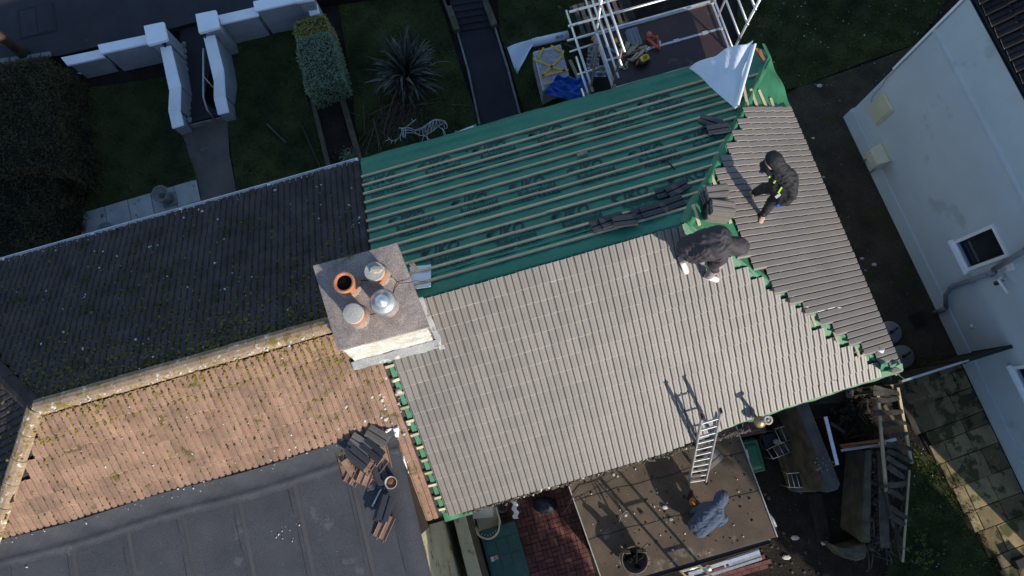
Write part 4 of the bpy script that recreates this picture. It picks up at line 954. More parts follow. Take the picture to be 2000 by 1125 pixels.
# ================================================================== SCAFFOLD at the front eave
k=T('scaffold_tower','aluminium scaffold with brown deck and guard rails beyond the green membrane','scaffold',Hs(1.15,4.4,0))
DZ=3.3
ca=[Hs(-.12,3.84,0),Hs(2.44,3.84,0),Hs(2.44,5.05,0),Hs(-.12,5.05,0)]
tops=[4.9,5.35,5.3,4.6]
for p,t in zip(ca,tops): MB().tube([p,p+Z*t],.025,10).build('post','rust_steel' if p is ca[0] else 'aluminium',k,True)
for (u_,v_,t,m_) in ((-.62,3.84,5.3,'rust_steel'),(2.72,5.05,5.2,'aluminium')):
    MB().tube([Hs(u_,v_,0),Hs(u_,v_,t)],.025,10).build('post',m_,k,True)
for z_ in (DZ+.12,DZ+.62,DZ+1.12,DZ+1.62):
    MB().tube([Hs(-.12,3.7,z_),Hs(-.12,5.9,z_)],.024,10).build('guard_rail','aluminium',k,True)
    MB().tube([Hs(2.44,3.8,z_),Hs(2.44,5.6,z_)],.024,10).build('guard_rail','aluminium',k,True)
for z_,u_ in ((2.6,-.62),(3.1,-.62),(3.6,-.62)): MB().tube([Hs(u_,3.72,z_),Hs(u_,5.6 if z_>3.2 else 4.3+ (z_-2.6),z_)],.026,10).build('guard_rail','aluminium',k,True)
for z_ in (DZ+.06,DZ+.62,DZ+1.12): MB().tube([Hs(-.75,5.07,z_),Hs(2.5,5.07,z_)],.026,10).build('guard_rail','aluminium',k,True)
MB().tube([Hs(-.12,5.6,DZ+1.55),Hs(2.5,5.6,DZ+1.55)],.026,10).build('guard_rail','aluminium',k,True)
for v_,z_ in ((4.4,3.1),(3.78,2.9),(4.95,3.1)): MB().tube([Hs(-.72,v_,z_),Hs(-.1,v_+.02,z_+.02)],.022,8).build('ledger','aluminium',k,True)
for v_ in (3.80,4.44,5.06): MB().bar(Hs(-.15,v_,DZ-.03),Hs(2.46,v_,DZ-.03),.045,.06).build('deck_edge','aluminium',k)
for u_ in (-.13,1.15,2.43): MB().bar(Hs(u_,3.82,DZ-.035),Hs(u_,5.05,DZ-.035),.045,.05).build('deck_edge','aluminium',k)
for i,(v0_,v1_) in enumerate(((3.83,4.415),(4.465,5.03))):
    MB().prism([Hs(-.1,v0_,DZ-.005),Hs(2.4,v0_,DZ-.005),Hs(2.4,v1_,DZ-.005),Hs(-.1,v1_,DZ-.005)],[Hs(-.1,v0_,DZ-.02),Hs(2.4,v0_,DZ-.02),Hs(2.4,v1_,DZ-.02),Hs(-.1,v1_,DZ-.02)]).build('deck_board','deck_ply',k)
for i in range(4):
    p=Hs(.2+i*.62,4.44,DZ+.005); MB().box(p,(.12,.07,.02),U).build('hook','aluminium',k)
MB().bar(Hs(-.7,3.8,2.2),Hs(-.13,3.84,2.7),.05,.05).build('brace','wood_pale',k)
# second far run of the scaffold at the right top
MB().tube([Hs(2.1,5.7,DZ+.1),Hs(2.3,5.75,4.9)],.025,8).build('brace','aluminium',k,True)
# things on the deck
random.seed(11)
for i in range(26):
    x=random.gauss(1232,13); y=random.gauss(98,11); 
    if i in (20,21,22,23): x,y=((1222,128),(1213,131),(1232,117),(1254,104))[i-20]
    a_=random.choice((ANG,ANG,ANG+1.57,ANG+.5,ANG-.6,ANG+2.2)) if i<20 else random.uniform(0,3)
    L=random.uniform(.14,.30)
    z_=DZ+.013+(i%5)*.026 if i<20 else DZ+.014
    o=MB().box(at(x,y,z_),(L,.05,.024),(math.cos(a_),math.sin(a_),0)).build('batten_offcut','wood_pale'); tag(lift(o,at(x,y,z_)),'short pale sawn batten offcut in the heap on the scaffold deck','offcut','batten offcuts on the scaffold deck')
c0=at(1240,76,DZ); k=T('tile_bundle','grey ribbed bundle of tiles lying on the scaffold deck above the offcuts','tiles',c0)
for i in range(3): MB().box(c0+U*(-.05+i*.015)+Z*(.02+i*.035),(.22,.40,.032),U).build('roof_tile','grey_plastic',k,bevel=.004)
for j in range(3): MB().bar(c0+U*(-.09+j*.08)-V*.19+Z*.125,c0+U*(-.09+j*.08)+V*.19+Z*.125,.02,.015).build('rib','grey_plastic',k)
c0=at(1276,80,DZ); k=T('nail_gun','red nail gun with black handle lying on the scaffold deck','tool',c0)
d1=(at(1290,95,DZ)-at(1263,73,DZ)).normalized(); d2=Vector((-d1.y,d1.x,0))
MB().bar(at(1264,75,DZ+.09),at(1285,93,DZ+.09),.06,.05).build('magazine','red_tool',k,bevel=.01)
MB().lathe(at(1267,72,DZ+.06),[(.05,0),(.055,.05),(.05,.12),(.02,.13)],16).build('head','red_tool',k,True)
MB().bar(at(1283,69,DZ+.10),at(1288,97,DZ+.07),.035,.04).build('handle','red_tool',k,bevel=.008); MB().bar(at(1266,68,DZ+.10),at(1286,74,DZ+.10),.03,.04).build('body','red_tool',k,bevel=.008)
MB().bar(at(1289,80,DZ+.04),at(1289,92,DZ+.04),.03,.03).build('nail_strip','aluminium',k)
c0=at(1255,123,DZ); k=T('site_radio','yellow and black box shaped power tool on the scaffold deck','tool',c0)
ax=(at(1266,118,DZ)-at(1246,128,DZ)).normalized()
MB().box(c0+Z*.1,(.26,.17,.18),ax).build('body','black_plastic',k,bevel=.03); MB().box(c0+Z*.15+ax*.02,(.20,.13,.12),ax).build('shell','yellow_tool',k,bevel=.025)
MB().tube([c0-ax*.11+Z*.16,c0-ax*.15+Z*.2,c0-ax*.15+Z*.06],.02,8).build('handle','yellow_tool',k,True)
for j in range(3): MB().bar(c0+ax*(.0+j*.03)+Z*.213-V*.04,c0+ax*(.0+j*.03)+Z*.213+V*.04,.012,.008).build('grille','black_plastic',k)
for x,y,l in ((1199,82,'small yellow clip tool on the left end of the scaffold deck'),):
    c0=at(x,y,DZ); k=T('clamp',l,'tool',c0); MB().box(c0+Z*.03,(.1,.05,.05),U).box(c0+Z*.03+U*.05,(.05,.11,.04),U).build('body','yellow_tool',k,bevel=.01); MB().box(c0+Z*.06-U*.02,(.05,.04,.03),V).build('trigger','yellow_tool',k)
o=MB().tube([at(x,y,DZ+.02) for x,y in ((1207,113),(1211,119),(1218,120),(1214,110),(1226,104))],.011,6).build('cable','red_tool',None,True); tag(o,'short orange cable loop among the offcuts on the scaffold deck','cable')
o=MB().tube([at(x,y,DZ+.02) for x,y in ((1182,90),(1196,98),(1206,106),(1214,110))],.02,6).build('strap','grey_plastic',None,True); tag(o,'pale grey strap lying across the left end of the scaffold deck','strap')
# pallet and boards behind the scaffold
c0=at(1185,42,0); k=T('wooden_pallet','weathered grey wooden pallet on the lawn behind the scaffold','pallet',c0)
for i in range(8):
    p=at(1135,52,.55)+U*(i*.165); MB().box(p+V*.15,(.1,.95,.022),U).build('slat','wood_old',k)
for j in (-.28,.12,.52): MB().bar(at(1125,52,.5)+V*j,at(1125,52,.5)+V*j+U*1.35,.09,.08).build('runner','wood_old',k)
MB().box(c0+Z*.25,(1.2,.8,.46),U).build('boards','wood_dark',k)
for i in range(6):
    o=MB().box(Hs(.55+i*.3,5.42+.04*math.sin(i*2),DZ-1.3),(.12,.32,.025),U).build('decking_offcut','wood_old'); tag(lift(o,Hs(.55+i*.3,5.4,DZ-1.3)),'short grey board end sticking out behind the scaffold deck','board','board ends behind the scaffold deck')
# ================================================================== FRONT GARDEN THINGS
def leafcloud(name,mt,parent,fn,n,size):
    P=np.array([fn() for i in range(n)]); nn=np.random.normal(size=(n,3)); nn/=np.linalg.norm(nn,axis=1)[:,None]; t=np.cross(nn,np.random.normal(size=(n,3))); t/=np.linalg.norm(t,axis=1)[:,None]; b=np.cross(nn,t)
    s=size*np.random.uniform(.5,1.3,n)[:,None]
    Q=np.stack([P-t*s*1.1,P-b*s*.55,P+t*s*1.1,P+b*s*.55],1).reshape(-1,3)
    return npmesh(name,Q,np.arange(4*n).reshape(-1,4),mt,parent)
def hedge(label,quad,zt,mt,n,size,name='hedge',rough=.05,zb=0,amp=.05):
    top=[at(x,y,zt) for x,y in quad]; c=sum(top,Vector())/len(top); k=T(name,label,'hedge',Vector((c.x,c.y,0)))
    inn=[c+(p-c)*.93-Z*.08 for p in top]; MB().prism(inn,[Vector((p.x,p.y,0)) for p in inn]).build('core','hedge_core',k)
    per=[ (top[(i+1)%len(top)]-top[i]).length*zt for i in range(len(top))]; ta=abs(sum(((top[i].x*top[(i+1)%len(top)].y-top[(i+1)%len(top)].x*top[i].y) for i in range(len(top)))))/2
    tot=sum(per)+ta*1.6
    def fn():
        r=random.random()*tot
        if r<ta*1.6:
            while True:
                w_=[random.expovariate(1) for _ in top]; sw_=sum(w_); p=sum((t*(x/sw_) for t,x in zip(top,w_)),Vector())
                i=random.randrange(len(top)); 
                if len(top)==4: a_,b_=random.random(),random.random(); p=top[0].lerp(top[1],a_).lerp(top[3].lerp(top[2],a_),b_)
                break
            e=wob(p.x*2.2,p.y*2.2,1.6,3); return p+Z*(e*amp+random.gauss(0,rough*.5)-.02)
        r-=ta*1.6; i=0
        while r>per[i] and i<len(per)-1: r-=per[i]; i+=1
        a_,b_=top[i],top[(i+1)%len(top)]; p=a_.lerp(b_,random.random()); z=random.random()**.7*zt; o_=(p-c); o_.z=0; o_.normalize()
        e=wob(p.x*2.2+z*2,p.y*2.2,1.6,5); return Vector((p.x,p.y,z))+o_*(e*amp*1.3+random.gauss(0,rough*.5))
    leafcloud('foliage',mt,k,fn,n,size); return k
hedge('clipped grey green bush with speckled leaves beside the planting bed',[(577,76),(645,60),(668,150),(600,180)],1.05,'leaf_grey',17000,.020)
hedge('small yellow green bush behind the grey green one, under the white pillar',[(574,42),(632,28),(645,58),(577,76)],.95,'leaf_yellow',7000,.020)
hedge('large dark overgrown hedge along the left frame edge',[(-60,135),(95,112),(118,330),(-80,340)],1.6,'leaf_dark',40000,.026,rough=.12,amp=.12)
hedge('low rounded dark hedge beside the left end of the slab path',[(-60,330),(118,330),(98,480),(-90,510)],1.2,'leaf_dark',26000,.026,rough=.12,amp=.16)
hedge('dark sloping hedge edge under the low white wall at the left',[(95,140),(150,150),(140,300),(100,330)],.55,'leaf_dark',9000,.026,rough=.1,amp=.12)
# planting bed
sheet('flower_bed',[(617,198),(668,180),(705,318),(648,332)],.012,'soil')
k=T('bed_edging','low concrete edging along the long left side of the planting bed','edging',at(630,260,0))
MB().bar(at(610,193,.06),at(644,332,.06),.11,.14).build('kerb','old_concrete',k,bevel=.01); MB().bar(at(610,193,.055),at(655,182,.055),.09,.13).build('kerb','old_concrete',k)
k=T('bed_edging','low dark concrete edging along the right side of the planting bed','edging',at(690,240,0)); MB().bar(at(662,170,.06),at(706,322,.06),.14,.14).build('kerb','old_concrete',k,bevel=.01)
k=T('ground_plant','small grey green plant at the lower end of the planting bed','plant',at(683,306,0))
leafcloud('leaves','leaf_grey',k,lambda:at(random.gauss(683,10),random.gauss(306,8),.02+abs(random.gauss(0,.07))),700,.022)
blades([[(617,198),(668,180),(705,318),(648,332)]],.12,.03,.012,'dead_leaf','leaf_litter'); tag(bpy.data.objects['leaf_litter'],'dry leaf litter scattered over the planting bed','litter')
for (a_,b_,l,w_) in (((521,242),(559,279),'short weathered stick lying on the lawn left of the long one',.05),((590,247),(628,332),'long thin weathered stick lying on the lawn by the bed edging',.045)):
    o=MB().bar(at(*a_,.04),at(*b_,.05),w_,.03).build('garden_stick','wood_old'); tag(lift(o,at(*a_,.02)),l,'stick')
# spiky phormium
c0=at(795,148,0); k=T('phormium','big spiky dark leaved phormium plant on the front lawn','plant',c0)
random.seed(5)
def leafmesh(L,w,droop,seed):
    vs=[];n=6
    for i in range(n+1):
        t=i/n; r=L*(t-.18*droop*t*t); z=L*(.95*t*(1-droop*t*.95)); ww=w*(1-t**2.2)*(.55+.9*min(1,t*3)*.5)+.001
        vs+=[(r*.75,-ww,z),(r*.75,0,z-ww*.5),(r*.75,ww,z)]
    fs=[]
    for i in range(n):
        for j in (0,1): a_=3*i+j; fs.append((a_,a_+1,a_+4,a_+3))
    me=bpy.data.meshes.new('leaf'); me.from_pydata(vs,[],fs); me.materials.append(MT('phormium')); return me
LM=[leafmesh(random.uniform(.6,1.3),random.uniform(.024,.042),random.uniform(.3,1.25),i) for i in range(16)]
for i in range(290):
    o=bpy.data.objects.new('leaf',random.choice(LM)); COL.objects.link(o); o.parent=k; a_=random.uniform(0,6.28)
    o.rotation_euler=(random.gauss(0,.28),random.uniform(-.6,.3),a_+random.gauss(0,.1)); o.location=(math.cos(a_)*.07,math.sin(a_)*.07,0); s=random.uniform(.8,1.32); o.scale=(s,s,s)
# dead stalks below it
st=[((778,200),(758,262)),((803,128),(776,258)),((710,205),(712,262)),((729,232),(746,300)),((733,244),(712,305)),((770,185),(748,262)),((738,262),(740,300)),((800,240),(760,285)),((815,205),(868,188)),((805,206),(865,199)),((760,215),(750,245)),((720,225),(790,190)),((880,205),(920,206)),((700,300),(735,235)),((745,205),(745,250)),((775,262),(800,275))]
for i,(a_,b_) in enumerate(st):
    o=MB().tube([at(*a_,.05+.3*(i in (0,1,5))),at(*b_,.04)],.016,6,taper=[1,.5]).build('dead_stalk','dead_leaf'); tag(lift(o,at(*a_,.03)),'dry fallen stalk lying on the soil below the spiky plant','stalk','dry stalks below the spiky plant')
mb=MB()
for i in range(150):
    p=at(random.gauss(795,45),random.gauss(235,28),.03+random.random()*.05); d_=Vector((random.gauss(0,.6),random.gauss(0,1),random.gauss(0,.08))).normalized()*random.uniform(.06,.35); mb.tube([p-d_,p+Z*.02,p+d_],random.uniform(.003,.009),4)
o=mb.build('dry_brush','dead_leaf',None,kind='stuff'); tag(o,'dry brown leaves and twigs littering the soil below the spiky plant','litter')
# wire reindeer
k=T('wire_reindeer','white wire reindeer garden ornament lying between the spiky plant and the eaves','ornament',at(825,255,.1))
zq=lambda x,y,z:at(740+x/10,210+y/10,z)
def seg(nm,pts,z,r=.0065):
    return MB().tube([zq(x,y,z) for x,y in pts],r,5).build(nm,'wire_white',k,True)
MBb=MB()
for zz in (.28,.5,.72):
    kk=1-abs(zz-.5)*.8
    MBb.tube([zq(x,y+(20 if zz<.4 else 0),zz) for x,y in ((700,440),(830,400),(950,320),(1080,230),(1180,235),(1290,265),(1340,350))],.006,5)
    MBb.tube([zq(x,y,zz) for x,y in ((700,490),(800,545),(900,550),(1000,490),(1100,420),(1200,340),(1290,300))],.006,5)
import itertools
for (a_,b_) in (((720,445),(720,510)),((790,430),(800,545)),((850,400),(890,545)),((900,360),(960,515)),((960,320),(1020,470)),((1010,285),(1070,430)),((1060,250),(1130,400)),((1120,235),(1190,340)),((1180,240),(1240,320)),((830,400),(960,560)),((890,470),(1010,300)),((950,500),(1080,260)),((1010,470),(1140,240))):
    MBb.tube([zq(*a_,.30),zq((a_[0]+b_[0])/2,a_[1]-5,.72),zq(*b_,.5)],.005,4); MBb.tube([zq(*a_,.30),zq((a_[0]+b_[0])/2-10,b_[1]+8,.3),zq(*b_,.5)],.005,4)
MBb.build('body','wire_white',k,True)
for L in (((880,560),(860,600),(840,665),(940,675),(960,620),(940,560)),((930,560),(950,640),(985,640),(980,600)),((1340,350),(1330,400),(1290,420),(1270,340)),((1180,380),(1250,430),(1280,560),(1310,580),(1290,500),(1240,400))):
    seg('leg',L,.25,.009)
seg('neck',((700,440),(600,400),(520,395),(440,400)),.55,.008); seg('neck',((700,500),(620,490),(540,495)),.5,.008); seg('neck',((690,470),(600,440),(500,440)),.6,.007)
seg('head',((440,405),(455,500),(475,580),(510,585),(530,490),(520,410),(440,405)),.5,.009); seg('head',((390,400),(440,400),(480,440),(490,580)),.55,.009)
seg('antler',((520,390),(590,340),(660,280),(720,235)),.55); seg('antler',((640,225),(665,280),(700,245)),.55); seg('antler',((440,500),(410,580),(350,630),(260,650),(200,620),(190,580)),.5); seg('antler',((200,620),(130,655)),.5); seg('antler',((260,650),(230,700)),.5); seg('antler',((340,640),(310,690)),.5); seg('antler',((420,590),(430,650)),.5)
# small white trestle board by the eaves
c0=at(912,250,.5); k=T('trestle','small white board on two yellow topped wooden legs by the green eaves','board',Vector((c0.x,c0.y,0)))
MB().bar(at(896,262,.8),at(927,250,.8),.14,.05).build('board','white_paint',k,bevel=.006)
for x,y in ((891,256),(928,244)): MB().bar(at(x,y,.84),at(x,y+10,.84),.05,.05).build('leg_top','wood_pale',k); MB().tube([at(x,y+4,.82),Vector((*at(x,y+4,.82).xy,0))],.03,6).build('leg','wood_pale',k)
# edging walls of the second path
for pts_,l,w_ in ((((866,-12),(885,38),(893,62),(915,140),(937,245)),'thin concrete edging on the left of the dark front path',.08),(((942,-12),(957,28),(966,52),(992,135),(1018,232)),'thin concrete edging on the right of the dark front path',.08)):
    k=T('path_edging',l,'edging',at(*pts_[2],0))
    for i,(a_,b_) in enumerate(zip(pts_,pts_[1:])): MB().bar(at(*a_,.14 if i<2 else .05),at(*b_,.14 if i<2 else .05),.16 if i<2 else .05,.22 if i<2 else .1).build('kerb','old_concrete' if i<2 else 'kerb_stone',k,bevel=.012)
k=T('garden_steps','worn dark concrete steps climbing from the front path to the road','steps',at(915,30,0))
for i in range(6):
    q=[(890-i*4.2,62-i*12.5),(966-i*4.2,50-i*12.5),(962-i*4.2,38-i*12.5),(886-i*4.2,50-i*12.5)]; z_=.05*(i+1)
    MB().prism([at(x,y,z_) for x,y in q],[Vector((*at(x,y,z_).xy,-.01)) for x,y in q]).build('step','path_dark',k,bevel=.008)
# white membrane roll on the lawn
k=T('membrane_roll','half unrolled white membrane lying on the lawn beside the wrapped pallet','roll',at(1050,90,0))
a_,b_=at(1040,84,.1),at(1110,68,.1); MB().tube([a_,b_],.11,20).build('roll','white_sheet',k,True)
MB().lathe(at(1110,68,.1),[(.11,0),(.1,.004),(.05,.005),(.045,0)],18,(b_-a_)).build('roll_end','white_sheet',k)
def un(x,y):
    P=at(990,93,.04).lerp(at(1052,74,.1),x); Q=at(1009,146,.02).lerp(at(1034,102,.08),x); p=P.lerp(Q,y); return p+Z*(.02*math.sin(x*7)+.03*math.sin(y*5+x*3)+ .05*x)
MB().grid(24,16,un).build('loose_sheet','white_sheet',k,True,solid=.004)
me=textmesh('IKO',.09,True,.2,1.2); me.materials.append(MT('print_ink')); o=bpy.data.objects.new('lettering',me); COL.objects.link(o); o.parent=k
p=at(1092,72,.218)-org(k); ax=(b_-a_).normalized(); o.matrix_local=place(o,p.x,p.y,p.z+.0,ax,Vector((-ax.y,ax.x,0)),Z)
# wrapped pallet
q=[(1041,100),(1095,85),(1113,150),(1060,178)]
k=T('wrapped_pallet','shrink wrapped pallet of tiles with crossed yellow tape beside the scaffold','pallet',at(1080,140,0))
top=[at(x,y,.85) for x,y in q]; c=sum(top,Vector())/4
def wt(x,y):
    p=top[0].lerp(top[1],x).lerp(top[3].lerp(top[2],x),y); e=min(x,1-x,y,1-y); return p+Z*(-.04*math.exp(-e*30)+.012*wob(p.x*9,p.y*9,2,1))
MB().grid(40,40,wt).build('wrap','shrink_wrap',k,True)
for i in range(4):
    a_,b_=top[i],top[(i+1)%4]
    def sd_(x,y,a_=a_,b_=b_): p=a_.lerp(b_,x); o_=(p-c); o_.z=0; o_.normalize(); return Vector((p.x,p.y,.81-.7*y))+o_*(.012*wob(x*9,y*7,2,4)+.01)
    MB().grid(30,14,sd_).build('wrap','shrink_wrap',k,True)
MB().prism([Vector((p.x,p.y,.12)) for p in top],[Vector((p.x,p.y,0)) for p in top]).build('pallet_base','wood_old',k)
for pth in (((1041,115),(1060,122),(1080,131),(1104,138)),((1059,148),(1070,137),(1085,122),(1098,108),(1100,98)),((1062,93),(1054,108),(1052,114)),((1076,89),(1095,100)),((1060,165),(1085,158)),((1054,149),(1110,136))):
    for a_,b_ in zip(pth,pth[1:]): MB().bar(at(*a_,.872),at(*b_,.872),.055,.004).build('tape','tape_yellow',k)
# blue tarpaulin
def tp(x,y):
    P=at(1084,152,.95).lerp(at(1150,150,.7),x); Q=at(1062,185,.9).lerp(at(1148,205,.25),x); p=P.lerp(Q,y)
    f=.05*math.sin(x*9+y*14+2*math.sin(y*5))+.03*math.sin(x*21-y*17)+.02*math.sin(x*5+y*33); return p+Z*(f+.03)+Vector((.02*math.sin(y*19),.03*math.sin(x*17),0))
o=MB().grid(60,44,tp).build('tarpaulin','tarp_blue',None,True,solid=.003); tag(lift(o,at(1105,180,.5)),'crumpled bright blue tarpaulin over the wrapped pallet by the scaffold','tarpaulin')
o=MB().bar(at(1113,118,.2),at(1145,185,.5),.08,.04).build('timber_board','wood_pale'); tag(lift(o,at(1113,118,.2)),'long pale timber leaning between the wrapped pallet and the scaffold','board')
o=MB().bar(at(1100,85,.05),at(1130,97,.1),.06,.03).build('timber_board','wood_old'); tag(lift(o,at(1100,85,.05)),'short board lying on the lawn above the wrapped pallet','board')
for i,(x,y) in enumerate(((1160,100),(1158,125),(1172,140))):
    o=MB().grid(10,10,lambda a,b:at(x-12+a*24,y-12+b*22,.45+.06*math.sin(a*9+b*5+i)+.05*math.sin(b*13))).build('plastic_wrap','shrink_wrap',None,True,solid=.003); tag(lift(o,at(x,y,.4)),('top','middle','lower')[i]+' crumpled heap of clear plastic wrap under the scaffold side rails','plastic')
# stone planters beside the left house
for (x,y,l) in ((312,378,'round stone urn on a square base standing on the grey slabs'),(206,449,'round stone bowl planter half hidden by the white gutter')):
    c0=Vector((*at(x,y,.55).xy,0)); k=T('stone_urn',l,'planter',c0)
    MB().box(c0+Z*.05,(.36,.36,.1),U).build('base','kerb_stone',k,bevel=.01)
    MB().lathe(c0,[(.12,.1),(.1,.22),(.15,.3),(.2,.45),(.215,.55),(.19,.555),(.17,.5),(0,.46)],26).build('bowl','kerb_stone',k,True)
    MB().lathe(c0+Vector((.03,-.03,.47)),[(.06,0),(.07,.03),(.04,.06),(0,.07)],9).build('stone','wood_old',k)
# garden gnome-like toy by hedge: small red and white thing
k=T('garden_toy','small red and white garden ornament at the foot of the dark hedge','ornament',at(112,402,0))
MB().lathe(at(109,404,0),[(.07,0),(.09,.08),(.05,.16),(0,.2)],12).build('body','red_tool',k,True); MB().tube([at(112,415,.05),at(130,406,.08)],.025,6).build('arm','white_paint',k,True)
MB().lathe(at(104,398,.12),[(.05,0),(.06,.05),(0,.1)],10).build('head','black_plastic',k,True)
# telegraph pole
c0=at(48,106,.36); k=T('telegraph_pole','brown wooden telegraph pole at the kerb in the top left corner','pole',c0)
MB().tube([c0,c0+Z*8.5],.13,14,taper=[1,.8]).build('shaft','pole_brown',k,True); MB().tube([c0,c0+Z*.3],.16,14).build('base','wood_dark',k,True)
# ================================================================== MEMBRANE FLAP and loose stuff on the roof
def flap(x,y):
    P=at(1346,134,4.72).lerp(at(1436,212,5.35),y); Q=at(1470,82,5.05).lerp(at(1440,208,5.36),y)
    p=P.lerp(Q,x); b=math.sin(math.pi*x)*(1-y)
    return p+Z*(.14*b+.02*math.sin(x*9+y*4)*(1-y)+.03*math.sin(y*7+x*2)*(1-y)+.010*wob(x*7,y*5,1.3,2)*(1-y)+.012*math.sin(x*26+3*math.sin(y*3))*(1-y)**2)+V*(-.07*math.sin(math.pi*x)*(1-y)*0+.03*math.sin(x*13)*(1-y)*(1-y))
k=T('membrane_flap','pale blue white underside of a folded membrane sheet at the north corner','membrane',onpl(1430,190,'N'))
MB().grid(90,70,flap).build('sheet','white_sheet',k,True,solid=.004)
def curl(x,y): 
    p=at(1474,88,5.06).lerp(at(1440,208,5.37),x); return p+U*(.05*math.cos(y*3.1)-.02)+Z*(.05*math.sin(y*3.1)+.01)
MB().grid(20,8,curl).build('curled_edge','white_sheet',k,True)
c0=onpl(1480,105,'E')
k=T('corner_timber','brown splintered timber end poking out at the north corner of the roof','timber',c0)
for a_,b_ in (((1476,95),(1492,118)),((1483,98),(1490,116))): MB().bar(at(*a_,4.5),at(*b_,4.45),.05,.05).build('splinter','wood_orange',k)
# loose tiles
TC=tile_mesh('loose_tile','tile_new',L=.387,closed=True); TCd=tile_mesh('loose_tile_dark','tile_dark',L=.387,closed=True); TCb=tile_mesh('loose_tile_brown','tile_brown',L=.387,closed=True)
def loose(mesh,P,yaw,label,pitchv=None,roll=0.0,tilt=0.0,group=None,flip=False):
    """P base point of tile centre; yaw angle of the tile length in plan; lies on plane normal pitchv"""
    N=(pitchv or Z).normalized(); Y=Vector((math.cos(yaw),math.sin(yaw),0)); Y=(Y-N*Y.dot(N)).normalized(); X=Y.cross(N)
    q=Matrix.Rotation(tilt,3,X)@Matrix.Rotation(roll,3,Y); X,Y,N=q@X,q@Y,q@N
    if flip: X,N=-X,-N
    o=bpy.data.objects.new('loose_tile',mesh); COL.objects.link(o); c=P-X*.1125-Y*.19
    o.matrix_world=place(o,c.x,c.y,c.z,X,Y,N); tag(o,label,'roof tile',group); return o
NN=(Z*.93+V*.28).normalized(); NE=Z*math.cos(PITCH)+U*math.sin(PITCH)
HZ=ANG # along u
g1='dark tiles laid ready along the battens'
for x,y,yw,l,h in ((1176,437,ANG+.10,'leftmost dark tile of the row resting on the lowest green battens',.07),(1195,431,ANG+.08,'dark tile tucked under the sloping tile in the lowest row',.10),(1220,431,ANG-.15,'dark tile lying skewed across the lowest battens',.13),(1256,415,ANG+.05,'second dark tile from the right in the lowest batten row',.06),(1274,410,ANG+.05,'dark tile with a raised corner near the right of the lowest batten row',.08),(1312,398,ANG+.12,'dark tile nearest the stacks of new tiles by the apex',.07),(1302,374,ANG+.05,'dark tile on the batten above the lowest row, left one',.06),(1322,368,ANG+.25,'dark tile on the batten above the lowest row, right one',.08),(1394,248,ANG+.0,'flat dark tile under the crossed pair near the white flap',.06),(1402,252,ANG-.1,'dark tile on top of the pair near the white flap',.09)):
    loose(TCd,onpl(x,y,'N',h),yw,l,NN,group=g1)
loose(TCd,onpl(1387,238,'N',.12),ANG-.75,'dark tile lying diagonally across the pair near the white flap',NN,group=g1)
# small block and hammer on the battens
o=MB().bar(onpl(1127,303,'N',.055),onpl(1147,296,'N',.055),.06,.03).build('batten_offcut','wood_pale'); tag(lift(o,onpl(1127,303,'N',.05)),'short pale wood block lying on a batten in mid roof','offcut')
def hammer(pa,pb,head,l,hm,hd='black_plastic'):
    k=T('hammer',l,'hammer',pa); MB().tube([pa,pb],.014,8).build('handle',hm,k,True); d=(pb-pa).normalized(); x=head.normalized()
    MB().bar(pb-x*.06,pb+x*.055,.03,.03).build('head',hd,k,bevel=.004); MB().lathe(pb-x*.07,[(.018,0),(.02,.02)],10,x).build('face',hd,k)
hammer(onpl(1318,331,'N',.05),onpl(1301,312,'N',.06),(U),'claw hammer with dark head lying on the green membrane battens','wood_dark')
hammer(at(727,989,ZF+.06),at(745,953,ZF+.09),(at(748,952,ZF)-at(736,950,ZF)),'claw hammer with pale blue handle on the black felt roof','zinc')
# stacks by the apex
random.seed(3)
for (x,y,yw,n,l) in ((1392,389,ANG-.05,8,'new tile in the upper of two stacks at the hip apex'),(1402,421,ANG-.32,9,'new tile in the lower of two stacks at the hip apex')):
    for i in range(n):
        P=onpl(x-2,y,'E',.05)+Z*(.034*i)
        loose(TC,P+U*random.uniform(-.02,.02)+U*(.013*i-.05)+V*(.006*i),yw+random.uniform(-.04,.04),('lowest ','second ','third ','fourth ','fifth ','sixth ','seventh ','eighth ','ninth ')[i]+l if i<n-1 else 'topmost '+l,(Z*.97+U*.22).normalized(),group=('upper' if y<400 else 'lower')+' stack of new tiles at the apex')
# old tile heap on the black felt roof
HP=[(705,868,2.6,TC,.16,.1,0,'dark grey tile lying on top at the left of the old tile heap'),(698,884,2.55,TC,.12,-.1,.1,'grey grooved tile at the front left of the old tile heap'),(738,852,2.62,TC,.16,.15,0,'grey ribbed tile leaning on the brown slope, right of the old tile heap'),
 (676,905,1.9,TCb,.05,0,0,'brown tile turned over at the left foot of the heap'),(690,915,2.2,TCb,.06,.2,.1,'brown tile on the far left bottom of the heap'),(708,905,2.5,TCb,.12,-.15,0,'mossy brown tile under the front black tile'),(722,900,1.0,TCb,.15,.1,.15,'brown tile standing askew in the middle of the heap'),(735,912,.9,TCb,.10,-.1,.2,'brown tile sloping to the bucket at the right of the heap'),(716,925,1.2,TCb,.08,.1,0,'brown tile at the bottom of the heap'),(748,895,1.8,TCb,.08,0,.2,'brown tile edge on at the right of the heap'),(728,880,2.5,TCd,.18,.12,0,'black tile wedged between the brown ones in the heap'),(693,925,1.1,TCb,.05,0,0,'brown tile flat on the felt below the heap'),(742,925,2.0,TCd,.07,0,.1,'dark tile beside the rusty bucket'),(700,895,2.5,TCd,.2,-.05,.05,'black tile with pale lips in the middle of the heap'),(730,935,.6,TCb,.05,.0,.0,'brown tile below the heap touching the felt')]
for x,y,yw,ms,h,ro,ti,l in HP: loose(ms,at(x,y,ZF+h),yw,l,None,ro,ti,flip=(ms is TCb))
